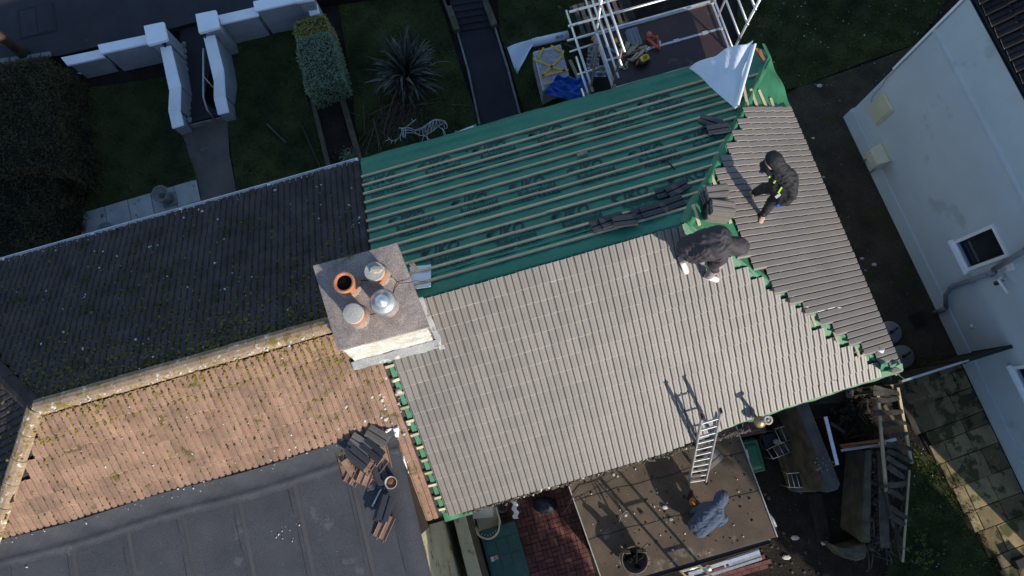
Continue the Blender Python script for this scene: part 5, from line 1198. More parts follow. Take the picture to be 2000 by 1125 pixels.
loose(TCd,at(752,992,ZF+.14),math.radians(75),'black ribbed tile of the pair below the hammer',None,.05,0); loose(TCd,at(748,996,ZF+.10),math.radians(73),'black tile directly under the ribbed one below the hammer')
loose(TCb,at(750,1030,ZF+.05),math.radians(66),'brown streaked tile at the lower end of the black felt roof',None,0,.05,flip=True); loose(TCb,at(746,1033,ZF+.02),math.radians(64),'brown tile hidden under the brown streaked one',flip=True)
c0=at(767,941,ZF); k=T('bucket','small rusty tin bucket with rubble beside the old tile heap','bucket',c0)
MB().lathe(c0,[(.075,0),(.10,.15),(.103,.16),(.09,.155),(.07,.05),(0,.05)],24).build('pail','grey_cap',k,True); MB().lathe(c0+Z*.1,[(.088,0),(.05,.02),(0,.03)],9).build('contents','wood_orange',k)
c0=at(727,951,ZF); k=T('round_cap','small grey round plastic cap on the felt beside the hammer','cap',c0); MB().lathe(c0,[(.05,0),(.055,.03),(.05,.04),(0,.042)],18).build('cap','grey_plastic',k,True)
for (pa,l) in ((((752,840),(780,832),(778,858),(762,862)),'crumpled silver foil scrap beside the old tile heap'),(((775,890),(790,890),(800,945),(785,935)),'torn white flashing scrap lying along the edge of the felt roof')):
    q=[onpl(x,y,'S',.06) for x,y in pa]
    o=MB().grid(8,8,lambda x,y:q[0].lerp(q[1],x).lerp(q[3].lerp(q[2],x),y)+Z*(.02*math.sin(x*8+y*5)+.02*math.sin(y*13))).build('foil_scrap','white_sheet',None,False,solid=.003); tag(lift(o,q[0]),l,'scrap')
pts=[onpl(random.gauss(755,22),random.gauss(800,50),'S',.03) for i in range(40)]+[onpl(random.uniform(780,800),random.uniform(900,990),'S',.03) for i in range(18)]
moss(RL,pts,'rubble_chips','rubble',(.01,.035))
# small stick and chalk marks on the new slope, dark wire on it
o=MB().bar(onpl(1408,562,'S',.06),onpl(1431,549,'S',.06),.018,.015).build('steel_nail_bar','black_plastic'); tag(lift(o,onpl(1408,562,'S',.05)),'thin black bar lying on the new tiles below the bending worker','tool')
o=MB().tube([onpl(x,y,'S',.07) for x,y in ((1598,762),(1604,741),(1625,742),(1641,745))],.006,5).tube([onpl(x,y,'S',.07) for x,y in ((1620,752),(1640,742),(1633,738))],.005,5).build('wire','black_plastic',None,True); tag(o,'thin bent black wire on the new tiles near the south east eave','wire')
o=MB().tube([onpl(x,y,'E',.07) for x,y in ((1586,607),(1600,608),(1618,603),(1632,600),(1655,603))],.008,5).build('wire','white_plastic',None,True); tag(o,'white wire tangle on the hip between the two new slopes','wire')
k=T('corner_sheet','white folded membrane corner sticking up at the south east eave corner','membrane',onpl(1728,688,'E'))
MB().grid(10,6,lambda x,y:onpl(1712+x*12+y*4,690-y*10+x*2,'E',.06+.12*x*y)).build('sheet','white_sheet',k,True,solid=.004)
def seg2(x,y): 
    p=onpl(1712,706,'E').lerp(onpl(1745,706,'E'),x).lerp(onpl(1718,728,'E').lerp(onpl(1743,722,'E'),x),y); return p+Z*(.05+.05*math.sin(x*7+y*2)+.04*math.sin(y*6))
MB().grid(16,12,seg2).build('green_fold','membrane_lit',k,True,solid=.004)
# round flue with cap by the south eave
c0=Vector((*at(1502,820,4.95).xy,0)); k=T('flue_pipe','slim flue with round cream cap rising past the south eave','flue',c0)
MB().tube([c0,c0+Z*4.9],.03,10).build('pipe','grey_plastic',k,True); MB().lathe(c0+Z*4.86,[(.03,0),(.075,.02),(.082,.035),(.05,.045),(.045,.035),(0,.035)],22).build('cap','mortar',k,True)
c1=Vector((*at(1486,824,4.6).xy,0)); MB().lathe(c1+Z*4.45,[(.05,0),(.10,.06),(.10,.12),(.04,.16),(0,.165)],18).build('lantern','gold_metal',k,True); MB().tube([c1+Z*4.5,c0+Z*4.6],.012,6).build('bracket','gold_metal',k,True)
# ================================================================== SMALL YARD on the left: brick pavers, box, chair
k=T('brick_paving','dark red basket weave brick paving of the small yard','paving',Hs(-4.2,-4.8,0)); n_=0
MB().prism([Hs(-5.5,-3.3,.004),Hs(-3.2,-3.3,.004),Hs(-3.2,-6.3,.004),Hs(-5.5,-6.3,.004)],[Hs(-5.5,-3.3,-.02),Hs(-3.2,-3.3,-.02),Hs(-3.2,-6.3,-.02),Hs(-5.5,-6.3,-.02)]).build('bed','soil',k)
bm_=MB().box((0,0,0),(.192,.092,.05)); pm=None
for i in range(12):
    for j in range(14):
        u_=-5.42+i*.2; v_=-3.45-j*.2
        if v_<-6.15 or u_>-3.3: continue
        for h in (0,1):
            hor=(i+j)%2; cu=u_+(.1 if hor else .05+h*.1); cv=v_-(.05+h*.1 if hor else .1)
            if pm is None:
                o=bm_.build('brick','paver_red',None,bevel=.006); pm=o.data; o.parent=k
            else:
                o=bpy.data.objects.new('brick',pm); COL.objects.link(o); o.parent=k; md=o.modifiers.new('bevel','BEVEL'); md.width=.006; md.segments=1
            q=Hs(cu,cv,.02+random.uniform(-.004,.004))-org(k); X=U if hor else V; ro=random.uniform(-.03,.03); X=(Matrix.Rotation(ro,3,Z)@X); o.matrix_local=place(o,q.x,q.y,q.z,X,Z.cross(X),Z); n_+=1
k=T('brick_paving','strip of red brick paving showing at the foot of the flat roofed extension','paving',at(1420,1105,0))
for i in range(7):
    for j in range(3):
        q=at(1385,1118,0)+U*(i*.2)+V*(-j*.1+.05*0); o=bpy.data.objects.new('brick',pm); COL.objects.link(o); o.parent=k; q=q-org(k)+Z*.022; o.matrix_local=place(o,q.x+.1*(j%2),q.y,q.z,U,V,Z)
# boundary wall with rusty stained coping
k=T('boundary_wall','narrow cream boundary wall with rust stained top beside the green box','wall',Hs(-5.6,-5,0))
WA=[at(883,1004,1.9),at(906,1000,1.9),at(946,1140,1.9),at(918,1145,1.9)]
WA=[WA[0]+V*.5,WA[1]+V*.5,WA[2]-V*.8,WA[3]-V*.8]
MB().prism(WA,[p-Z*.06 for p in WA]).build('coping','cream_wall',k,bevel=.01)
cW=sum(WA,Vector())/4; MB().prism([p+(cW-p).normalized()*.03-Z*.059 for p in WA],[Vector((*(p+(cW-p).normalized()*.03).xy,0)) for p in WA]).build('wall','old_concrete',k)
c0=Vector((*at(877,1092,.5).xy,0)); k=T('water_butt','round grey plastic tub in the dark gap beside the boundary wall','tub',c0)
MB().lathe(c0,[(.17,0),(.2,.5),(.215,.51),(.2,.53),(.185,.5),(.17,.1),(0,.08)],28).build('tub','grey_plastic',k,True)
# green storage box
c0=at(985,1082,.0); c0=Vector((*at(985,1080,.75).xy,0)); k=T('storage_box','dark green plastic garden storage box with a white and red label','box',c0)
X=(at(1012,1038,0)-at(945,1058,0)).normalized(); Y=Z.cross(X)
MB().box(c0+Z*.36,(.76,1.10,.7),X).build('body','box_green',k,bevel=.02)
MB().box(c0+Z*.73,(.82,1.16,.06),X).build('lid','box_green',k,bevel=.02)
for j in range(2):
    for i in range(3): MB().box(c0+Z*.767-X*.25+X*(.25*i)+Y*(.05-.35*j+.12),(.22,.30,.014),X).build('lid_panel','box_green',k,bevel=.008)
MB().box(c0+Z*.765+Y*.42,(.5,.16,.012),X).build('lid_panel','box_green',k,bevel=.006)
p=at(962,1092,.785); MB().box(p,(.075,.10,.003),X).build('label','label_white',k); MB().box(p+X*.09+Y*.012,(.09,.10,.003),X).build('label','label_red',k)
for j in range(3): MB().box(p+X*.09+Y*(.04-.03*j)+Z*.003,(.07,.01,.002),X).build('print','label_white',k)
# resin chair with a board on it
c0=Vector((*at(950,1015,.6).xy,0)); k=T('garden_chair','cream resin garden chair with slotted back, half under the eaves','chair',c0)
X=(at(975,1005,0)-at(925,1018,0)).normalized(); Y=Z.cross(X)
def bk(x,y):
    a=math.pi*(x); r=.27; return c0+X*(-math.cos(a)*r)+Y*(-.02-math.sin(a)*.30)+Z*(.43+.36*y)+Y*(-.05*y)
MB().grid(24,6,bk).build('backrest','cream_plastic',k,True,solid=.012)
MB().tube([c0+X*(-math.cos(math.pi*t/16)*.275)+Y*(-.08-math.sin(math.pi*t/16)*.30)+Z*.79 for t in range(17)],.022,8).build('back_rim','cream_plastic',k,True)
for j in range(6): 
    x=-.14+.056*j; MB().tube([c0+X*x*1.1+Y*(-.33+abs(x)*.5)+Z*.81,c0+X*x*.7+Y*(-.22)+Z*.50],.009,6).build('slat','cream_plastic',k,True)
MB().prism([c0+X*sx_*.24+Y*sy_*.24+Z*.44 for sx_,sy_ in ((-1,1),(1,1),(1,-1),(-1,-1))],[c0+X*sx_*.22+Y*sy_*.22+Z*.41 for sx_,sy_ in ((-1,1),(1,1),(1,-1),(-1,-1))]).build('seat','cream_plastic',k,bevel=.01)
for sx_ in(-1,1):
    MB().tube([c0+X*sx_*.27+Y*.22+Z*.66,c0+X*sx_*.29+Y*-.1+Z*.68,c0+X*sx_*.27+Y*-.2+Z*.7],.024,8).build('armrest','white_plastic',k,True)
    for sy_ in (-1,1): MB().tube([c0+X*sx_*.24+Y*sy_*.24+Z*.42,c0+X*sx_*.28+Y*sy_*.28],.022,8).build('leg','cream_plastic',k,True)
o=MB().prism([at(924,995,.86),at(962,984,.86),at(964,1010,.72),at(923,1014,.72)],[at(924,995,.83),at(962,984,.83),at(964,1010,.69),at(923,1014,.69)]).build('cushion_board','cream_plastic',bevel=.006); tag(lift(o,at(945,1000,.7)),'flat beige seat cushion lying across the cream resin chair','cushion')
c0=at(981,990,.02); k=T('cooking_pot','shiny round metal pot on the brick paving under the eaves','pot',c0); MB().lathe(c0,[(.1,0),(.125,.12),(.13,.125),(.11,.11),(.09,.02),(0,.02)],22).build('pot','grey_plastic',k,True)
q=[(998,968),(1008,965),(1012,1012),(1003,1014)]
o=MB().grid(6,24,lambda x,y:at(q[0][0]*(1-x)+q[1][0]*x+5*y+2*math.sin(y*19),967*(1-y)+1013*y,2.2-1.2*y+.02*math.sin(x*9+y*30))).build('rag','cloth_white',None,True,solid=.003); tag(lift(o,at(1003,970,2.1)),'torn white rag hanging from the gutter above the brick yard','rag')
c0=at(1064,985,.0); k=T('blue_bag','crumpled dark blue bag in the shaded corner under the eaves','bag',c0)
MB().lathe(c0,[(.2,0),(.24,.12),(.2,.25),(.08,.33),(0,.32)],11,sx=1.2,sy=.8).build('bag','bag_dark',k,True)
# ================================================================== RIGHT YARD
def wheelie(label,px,py,mt,X,sz=(.50,.62),z=1.05,nm='wheelie_bin',lab=None):
    c0=Vector((*at(px,py,z).xy,0)); k=T(nm,label,'bin',c0); X=Vector(X).normalized(); Y=Z.cross(X); w_,d_=sz
    def r4(w,d,z_,oy=0): return [c0+X*sx_*w/2+Y*(sy_*d/2+oy)+Z*z_ for sx_,sy_ in ((-1,1),(1,1),(1,-1),(-1,-1))]
    MB().prism(r4(w_*.94,d_*.92,z-.06),r4(w_*.72,d_*.66,.05)).build('body',mt,k,bevel=.02)
    mb=MB(); mb.prism(r4(w_,d_,z-.02),r4(w_,d_,z-.06)); mb.build('lid',mt,k,bevel=.012)
    MB().prism(r4(w_*.66,d_*.66,z+.03),r4(w_*.84,d_*.84,z-.022)).build('lid_dome',mt,k,bevel=.02)
    MB().tube([c0-X*w_*.4+Y*d_*.52+Z*(z-.06),c0+X*w_*.4+Y*d_*.52+Z*(z-.06)],.016,8).build('handle',mt,k,True)
    for sx_ in(-1,1): MB().lathe(c0+X*sx_*w_*.42+Y*d_*.36+Z*.1,[(.1,-.02),(.1,.02)],16,X).build('wheel','black_plastic',k)
    return k,c0,X,Y
k,c0,X,Y=wheelie('dark green wheelie bin with white address label on its lid',1466,893,'bin_green',(1,.22,0),(.50,.68))
p=at(1455,888,1.085); MB().box(p,(.15,.19,.004),X).build('label','label_white',k,bevel=.01)
for j in range(6): MB().box(p+Y*(.07-.025*j)+Z*.004,(.11,.008,.002),X).build('print','print_ink',k)
k,c0,X,Y=wheelie('brown wheelie bin with faded lid, half under the south eaves',1466,827,'bin_brown',(1,.22,0),(.60,.5))
MB().bar(at(1452,818,1.1),at(1450,834,1.1),.02,.02).build('hinge','cream_plastic',k)
k=T('recycling_box','bright blue plastic box edge between the flat roof and the brown bin','box',at(1433,845,.0))
MB().bar(at(1428,832,1.0),at(1438,860,.95),.06,.5).build('box','bin_blue',k,bevel=.01)
c0=at(1491,860,.05); k=T('cable_coil','black coiled cable with a pale plug beside the brown bin','cable',c0)
for i in range(5): MB().tube([c0+Vector((math.cos(t/20*6.28)*(.22+.012*i),math.sin(t/20*6.28)*(.2+.01*i),.02+.016*i+.5)) for t in range(21)],.008,5).build('coil','black_plastic',k,True)
MB().lathe(c0+Vector((.13,-.02,.5)),[(.0,0),(.07,.02),(.05,.08),(0,.1)],7,sx=1.2).build('plug','label_white',k)
MB().box(c0+Z*.25,(.3,.3,.5),U).build('crate','black_plastic',k)
def rack(label,quad,z,nb):
    P=[at(x,y,z) for x,y in quad]; k=T('folding_chair_frame',label,'chair',Vector((*P[0].xy,0)))
    MB().tube(P+[P[0]],.011,6).build('frame','aluminium',k,True); MB().tube([P[0]-Z*z*.9+U*.1,P[0]],.011,6).tube([P[1]-Z*z*.9,P[1]],.011,6).tube([P[2]-Z*z*.9,P[2]],.011,6).tube([P[3]-Z*z*.9,P[3]],.011,6).build('leg','aluminium',k,True)
    for j in range(1,nb+1):
        t=j/(nb+1); a_=P[0].lerp(P[1],t); b_=P[3].lerp(P[2],t); MB().tube([a_,b_],.008,5).build('bar','aluminium',k,True)
    a_=P[0].lerp(P[1],.25);b_=P[0].lerp(P[1],.95);c_=P[3].lerp(P[2],.95);d_=P[3].lerp(P[2],.25)
    MB().prism([x-Z*.015 for x in (a_,b_,c_,d_)],[x-Z*.025 for x in (a_,b_,c_,d_)]).build('seat','wood_old',k)
rack('upper metal folding chair frame leaning on the concrete ramp wall',[(1513,838),(1536,831),(1547,857),(1526,866)],.75,1)
rack('middle metal folding chair frame, the largest of the three by the ramp wall',[(1498,878),(1541,858),(1553,880),(1510,896)],.7,3)
rack('lowest metal folding chair frame, near the tip of the concrete ramp wall',[(1537,925),(1571,922),(1581,951),(1543,952)],.7,3)
# big concrete wall
k=T('concrete_wall','thick rough concrete wall with pale lichen, ending beside the planks','wall',at(1570,860,0))
tp_=[at(1552,788,1.75),at(1576,782,1.75),at(1620,895,1.75),at(1640,945,1.75),at(1634,957,1.75),at(1613,962,1.75),at(1590,880,1.75)]
MB().prism(tp_,[Vector((*p.xy,0))-U*(.12 if i in (0,5,6) else 0) for i,p in enumerate(tp_)]).build('wall','old_concrete',k,bevel=.02)
tp2=[p+Z*.03 for p in tp_]; MB().prism(tp2,[p-Z*.028 for p in tp2]).build('coping','lichen_concrete',k,bevel=.015)
moss(k,[at(random.gauss(1606,10),random.gauss(905,9),1.79) for i in range(45)],'lichen_spots','lichen_dull',(.006,.02))
MB().prism([at(1500,800,.5),at(1552,788,.5),at(1600,960,.5),at(1555,962,.5)],[Vector((*at(x,y,.5).xy,0)) for x,y in ((1500,800),(1552,788),(1600,960),(1555,962))]).build('footing','old_concrete',k,bevel=.02)
# planks / doors
def board(label,pts,thick,mt,nm='door_panel',edge=None):
    P=[at(*q) for q in pts]; n=(P[1]-P[0]).cross(P[3]-P[0]).normalized(); k=T(nm,label,'panel',Vector((*P[0].xy,0)))
    MB().prism(P,[p-n*thick for p in P]).build('board',mt,k)
    if edge: MB().bar(at(*edge[0]),at(*edge[1]),edge[2],.03).build('edge','aluminium',k,bevel=.004)
board('orange brown wooden panel with white metal edge leaning beside the concrete wall',((1594,815,.1),(1612,814,1.4),(1634,907,1.4),(1622,915,.1)),.04,'wood_orange',edge=((1612,814,1.42),(1635,908,1.42),.08))
board('brown panel with short pale metal end lying level above the old planter wall',((1640,868,.8),(1738,855,1.1),(1740,868,.8),(1650,876,.6)),.05,'wood_orange',edge=((1716,868,1.12),(1750,857,1.12),.07))
o=MB().bar(at(1642,880,.9),at(1722,868,1.0),.05,.05).build('metal_strip','alu_dull'); tag(lift(o,at(1642,880,.9)),'thin grey metal strip under the level brown panel','strip')
# planter wall
k=T('planter_wall','broad beige rendered retaining wall running down beside the rotten planks','wall',at(1685,960,0))
q=[(1678,880),(1700,878),(1694,1058),(1660,1058)]
q=[(1690,880),(1703,878),(1700,1060),(1683,1060)]
MB().prism([at(x,y,1.0) for x,y in q],[at(x,y,0) for x,y in ((1652,872),(1690,872),(1685,1030),(1640,1030))]).build('wall','old_concrete',k,bevel=.02)
moss(k,[at(random.uniform(1696,1722),random.uniform(880,1075),random.uniform(.75,1.0)) for i in range(380)],'rubble','wood_old',(.012,.045))
mb=MB()
for i in range(70):
    p=at(random.uniform(1690,1765),random.uniform(900,1100),random.uniform(.5,1.0)); d_=Vector((random.gauss(0,.5),random.gauss(0,1),random.gauss(0,.2))).normalized()*random.uniform(.05,.25); mb.tube([p-d_,p+Z*.03,p+d_],random.uniform(.004,.012),5)
mb.build('twigs','wood_old',k,kind='stuff')
k=T('stone_block','chamfered pale stone block at the lower end of the beige retaining wall','block',at(1655,1080,0))
q=[(1624,1063),(1650,1072),(1690,1060),(1695,1070),(1690,1092),(1672,1096),(1648,1090)]
MB().prism([at(x,y,.75) for x,y in q],[Vector((*at(x,y,.6).xy,0)) for x,y in q]).build('block','old_concrete',k,bevel=.03)
sheet('soil_strip',[(1700,870),(1730,870),(1730,1090),(1695,1090)],.5,'soil')
# rotten fence lying on posts
k=T('collapsed_fence','rotten grey wooden fence panel lying collapsed beside the corner of the house','fence',at(1740,850,0))
for a_,b_,w_,m_ in (((1713,757),(1731,960),.055,'batten'),((1753,757),(1780,905),.055,'batten'),((1735,740),(1752,775),.06,'wood_pale')):
    MB().bar(at(*a_,1.25),at(*b_,1.15),w_,.06).build('rail',m_,k)
random.seed(21)
sl_=[((1690,742),(1742,736)),((1706,757),(1755,768)),((1706,768),(1757,770)),((1715,782),(1757,778)),((1708,806),(1764,804)),((1735,852),(1775,846)),((1732,868),(1780,877)),((1732,892),(1772,916)),((1735,910),(1768,934)),((1735,948),(1772,944)),((1735,958),(1765,975)),((1738,990),(1772,1012)),((1738,1005),(1768,1025)),((1733,880),(1776,900)),((1725,830),(1770,826))]
for i,(a_,b_) in enumerate(sl_):
    A_,B_=at(*a_,1.28+.02*(i%3)),at(*b_,1.28+.03*(i%2)); M__=A_.lerp(B_,.45)-Z*random.uniform(0,.05)+V*random.uniform(-.02,.03)
    d_=(B_-A_).normalized(); wn=Z.cross(d_).normalized(); mb=MB(); wv=random.uniform(.045,.06)
    pts3=[A_,A_.lerp(M__,.6),M__,M__.lerp(B_,.5),B_]
    for j,p in enumerate(pts3):
        ww=wv*(1,1.1,1,.95,.7)[j]; mb.v+=[p-wn*ww,p+wn*ww,p+wn*ww-Z*.022,p-wn*ww-Z*.022]
    for j in range(4):
        for e in range(4): mb.f.append((4*j+e,4*j+(e+1)%4,4*j+4+(e+1)%4,4*j+4+e))
    mb.f+=[(3,2,1,0),(16,17,18,19)]; mb.build('slat','wood_old',k)
for x,y in ((1715,765),(1756,770),(1730,950),(1779,900)): MB().tube([at(x,y,1.25),Vector((*at(x,y,1.25).xy,0))],.04,8).build('post','wood_old',k)
for (a_,b_,w_,z_,l,m_) in (((1722,880),(1728,1070),.20,1.0,'long wide rotten plank beside the beige retaining wall','wood_old'),((1734,968),(1758,1080),.08,.9,'thin dark plank slanting away from the wide rotten one','wood_dark'),((1729,960),(1745,1030),.05,1.05,'thin grey batten lying against the wide rotten plank','wood_old'),((1776,918),(1763,1098),.045,.9,'long pale pole along the lawn edge at the right','wood_pale'),((1655,880),(1712,858),.09,.3,'broken board in the rubbish heap below the level panel','wood_dark'),((1590,965),(1612,1060),.3,.02,'flat dark board on the yard below the tip of the concrete wall','wood_dark'),((1757,770),(1793,848),.12,.5,'grey board behind the collapsed fence','wood_old')):
    o=MB().bar(at(*a_,z_),at(*b_,z_),w_,.03).build('plank',m_); tag(lift(o,at(*a_,z_)),l,'plank')
# rubbish heap (branches, bricks)
k=T('rubbish_heap','heap of rusty branches and rubble in the dark yard by the corner','heap',at(1675,820,0))
mb=MB()
for i in range(60):
    p=at(random.gauss(1672,18),random.gauss(820,18),random.uniform(.05,.4)); d_=Vector((random.gauss(0,1),random.gauss(0,1),random.gauss(0,.4))).normalized()*random.uniform(.08,.3); mb.tube([p-d_,p,p+d_+Z*.05],random.uniform(.006,.016),5)
mb.build('branches','wood_dark',k,kind='stuff')
mb=MB()
for i in range(12):
    p=at(random.gauss(1672,16),random.gauss(820,16),random.uniform(.1,.4)); d_=Vector((random.gauss(0,1),random.gauss(0,1),random.gauss(0,.4))).normalized()*random.uniform(.1,.25); mb.bar(p-d_,p+d_,.04,.03)
mb.build('broken_wood','wood_dark',k,kind='stuff')
moss(k,[at(random.gauss(1672,22),random.gauss(822,20),random.uniform(.02,.3)) for i in range(220)],'rubble','wood_dark',(.02,.06))
k=T('concrete_lump','pale broken concrete block under the eaves near the south east corner','block',at(1660,768,.2)); MB().prism([at(x,y,.3) for x,y in ((1650,756),(1668,755),(1666,778),(1652,776))],[at(x,y,0.0) for x,y in ((1650,756),(1668,755),(1666,778),(1652,776))]).build('block','lichen_concrete',k,bevel=.02)
for i,(x,y,a,L) in enumerate(((1700,975,1.3,.5),(1716,1040,1.7,.6),(1745,1060,1.2,.5),(1700,800,.3,.45),(1650,845,2.6,.4),(1745,820,2.2,.4))):
    p=at(x,y,.55); o=MB().bar(p,p+Vector((math.cos(a)*L,math.sin(a)*L,.12)),.07,.03).build('broken_plank','wood_old'); tag(lift(o,p),('splintered plank end lying between the beige wall and the wide rotten plank','broken plank lying across the soil beside the stone block','short broken plank at the foot of the long pale pole','grey plank tilted across the rubbish heap','loose plank left of the level brown panel','broken slat poking out under the collapsed fence')[i],'plank')
pts=[at(random.uniform(1480,1700),random.uniform(960,1120),.02) for i in range(130)]
o=moss(None,pts,'rubble_chips','wood_old',(.01,.035)); tag(o,'scattered rubble chips on the dark yard','rubble')
for (x,y,l) in ((1552,1050,'pale rubble lump on the dark yard, right one'),(1610,1060,'pale broken slate on the dark yard beside the stone block'),(1535,1088,'pale flat slate at the bottom of the dark yard')):
    o=MB().lathe(at(x,y,.0),[(.05,0),(.08,.03),(.05,.05),(0,.05)],6,sx=1.3,sy=.7).build('rubble_stone','rubble'); tag(lift(o,at(x,y,0)),l,'stone')
# parasol bases
for (x,y,l) in ((1736,650,'upper round pebbled parasol base in the alley'),(1760,697,'lower round pebbled parasol base in the alley')):
    c0=at(x,y,0); k=T('parasol_base',l,'parasol base',c0); MB().lathe(c0,[(.26,0),(.275,.02),(.27,.075),(.24,.095),(0,.11)],40).build('base','exposed_agg',k,True)
    MB().lathe(c0+Z*.1,[(.04,0),(.035,.06),(.03,.06),(.03,.02),(0,.02)],16).build('socket','black_plastic',k,True); MB().bar(c0+Z*.16,c0+Z*.16+Vector((.15,.1,0)),.04,.03).build('clamp','black_plastic',k)
o=moss(None,[at(random.uniform(1560,1860),random.uniform(180,730),.012) for i in range(420)],'alley_rubble','wood_old',(.008,.03)); tag(o,'small dull rubble and leaf litter strewn along the alley floor','rubble')
k=T('drain_cover','square dark drain cover in the alley beside the grey pipe','drain',at(1793,626,0)); MB().box(at(1793,626,.015),(.36,.33,.03),dW).build('frame','path_dark',k)
for i in range(6): MB().box(at(1793,626,.034)+dW*(-.13+.052*i),(.02,.28,.01),dW).build('bar','soot',k)
for (x,y,s,l) in ((1683,505,.05,'pale broken shard on the alley floor, left one of the pair'),(1707,517,.06,'pale triangular shard on the alley floor, right of the pair'),(1690,528,.03,'small pale shard below the pair in the alley'),(1600,168,.07,'round pale stone on the mossy ground by the lawn'),(1608,346,.04,'pale pebble in the alley beside the upper roof edge'),(1588,270,.04,'small pale pebble on the alley near the top corner tiles'),(1637,790+0,.0,'')):
    if s==0: continue
    o=MB().lathe(at(x,y,.0),[(s*.8,0),(s,s*.3),(s*.7,s*.6),(0,s*.7)],5,sx=1.2,sy=.8).build('stone_shard','rubble'); tag(lift(o,at(x,y,0)),l,'stone')
# side gate between the houses
GA_,GB_=at(1757,746,1.88),at(1978,676,1.88)
k=T('side_gate','dark boarded side gate with pale top rail spanning between the two houses','gate',Vector((*GA_.lerp(GB_,.5).xy,0)))
nb=16
for i in range(nb):
    a_=GA_.lerp(GB_,(i+.04)/nb); b_=GA_.lerp(GB_,(i+.96)/nb); 
    MB().prism([a_+V*.012-Z*.06,b_+V*.012-Z*.06,b_-V*.012-Z*.06,a_-V*.012-Z*.06],[Vector((*(p).xy,.05)) for p in (a_+V*.012,b_+V*.012,b_-V*.012,a_-V*.012)]).build('board','wood_dark',k)
MB().bar(GA_,GA_.lerp(GB_,.55),.045,.05).build('top_rail','aluminium',k); MB().bar(GA_.lerp(GB_,.56),GB_,.07,.06).build('top_rail','black_plastic',k); MB().bar(GA_.lerp(GB_,.46)+Z*.03,GA_.lerp(GB_,.60)+Z*.03,.03,.03).build('latch','aluminium',k)
for t in (0,.56,1): p=GA_.lerp(GB_,t); MB().bar(Vector((*p.xy,0)),p+Z*.03,.07,.07).build('post','wood_dark',k)
# patio flags: rows parallel to the white house wall
k=T('stone_patio','dark sandstone flagged patio along the white house','paving',A+dW*8+nW*.8)
random.seed(9); xo=[0,.0]
def Wp(s,o,z): return A+dW*s+nW*o+Z*z
MB().prism([Wp(6.3,0.0,.006),Wp(13,0.0,.006),Wp(13,1.25,.006),Wp(6.3,1.75,.006)],[Wp(6.3,0.0,-.02),Wp(13,0.0,-.02),Wp(13,1.25,-.02),Wp(6.3,1.75,-.02)]).build('bed','soil',k)
s=6.35; row=0
while s<12.9:
    h=random.choice((.58,.45,.58,.30,.58)); o_=.06
    while True:
        w_=random.choice((.58,.45,.88,.30,.58)); lim=1.72-(s-6.3)*.085
        if o_>=lim-.12: break
        w_=min(w_,lim-o_)
        j=lambda:random.uniform(-.006,.006); z_=.022+random.uniform(-.004,.006)
        P=[Wp(s+.008+j(),o_+.008+j(),z_),Wp(s+h-.008+j(),o_+.008+j(),z_),Wp(s+h-.008+j(),o_+w_-.008+j(),z_),Wp(s+.008+j(),o_+w_-.008+j(),z_)]
        MB().prism(P,[p-Z*.03 for p in P]).build('flagstone','flag',k,bevel=.006); o_+=w_
    s+=h
# flags by the gate towards the collapsed fence
for q in (((1762,792),(1822,775),(1838,830),(1785,848)),((1765,757),(1800,745),(1818,770),(1762,788)),((1803,745),(1850,728),(1862,762),(1822,773))):
    P=[at(x,y,.022+random.uniform(0,.004)) for x,y in q]; MB().prism(P,[p-Z*.03 for p in P]).build('flagstone','flag',k,bevel=.006)
o=MB().box(at(1994,1098,.1),(.2,.3,.2),dW).build('planter_box','black_plastic'); tag(lift(o,at(1994,1098,0)),'dark box corner at the right frame edge on the patio','box')
k=T('weeds','clump of bright green weeds at the edge of the rear lawn','plant',at(1800,1070,0))
for (x,y,n) in ((1790,1050,9),(1800,1085,9),(1806,1102,8),(1775,1000,5),(1848,1067,4),(1770,1060,4)):
    for i in range(n):
        px,py=random.gauss(x,9),random.gauss(y,10); c_=at(px,py,.05)
        leafcloud('leaves','leaf_weed',k,lambda:c_+Vector((random.gauss(0,.028),random.gauss(0,.028),abs(random.gauss(0,.03)))),26,.016)
lt=[at(random.uniform(1765,1940),random.uniform(870,1120),.03) for i in range(40)]
lt=[at(1842,932,.03)]+lt
o=moss(None,[p for p in lt],'pale_litter','lichen',(.006,.014)); tag(o,'small pale specks of litter on the rear lawn','litter')
pts=[at(random.uniform(1480,1860),random.uniform(0,170),.03) for i in range(170)]
pts=[p for p,(x,y) in zip(pts,[(0,0)]*170)]
o=moss(None,pts,'daisy_specks','lichen',(.005,.013)); tag(o,'tiny pale daisies and specks over the top right lawn','daisies')
# ================================================================== unseen TREES beyond the frame, placed and sized to shade the rear yards
def tree(label,a_,c_,r,h,zb=1.2):
    x=.649*a_+.760*c_; y=-.760*a_+.649*c_; k=T('shade_caster_tree',label,'tree',(x,y,0)); P=Vector((x,y,0))
    MB().tube([P,P+Z*h*.6,P+Z*h*.9],.2,10,taper=[1,.6,.15]).build('trunk','wood_dark',k,True)
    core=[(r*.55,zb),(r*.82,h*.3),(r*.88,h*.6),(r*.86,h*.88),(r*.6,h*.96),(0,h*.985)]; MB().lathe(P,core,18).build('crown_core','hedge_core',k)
    def fn():
        z=random.random()**.9; ang=random.uniform(0,6.28); pr=min(1,.75+z*.8) if z<.35 else (1 if z<.9 else math.sqrt(max(0,1-((z-.9)/.1)**2))*.95+.05)
        rr=r*pr*(1+.12*math.sin(ang*5+z*9)+.08*math.sin(ang*11-z*17))*random.uniform(.82,1.04); return Vector((x+math.cos(ang)*rr,y+math.sin(ang)*rr,zb+(h-zb)*z+random.gauss(0,.06)))
    leafcloud('crown','leaf_dark',k,fn,14000,.10)
tree('unseen tall evergreen shading the lower right of the yard',14,4.3,1.5,8.75)
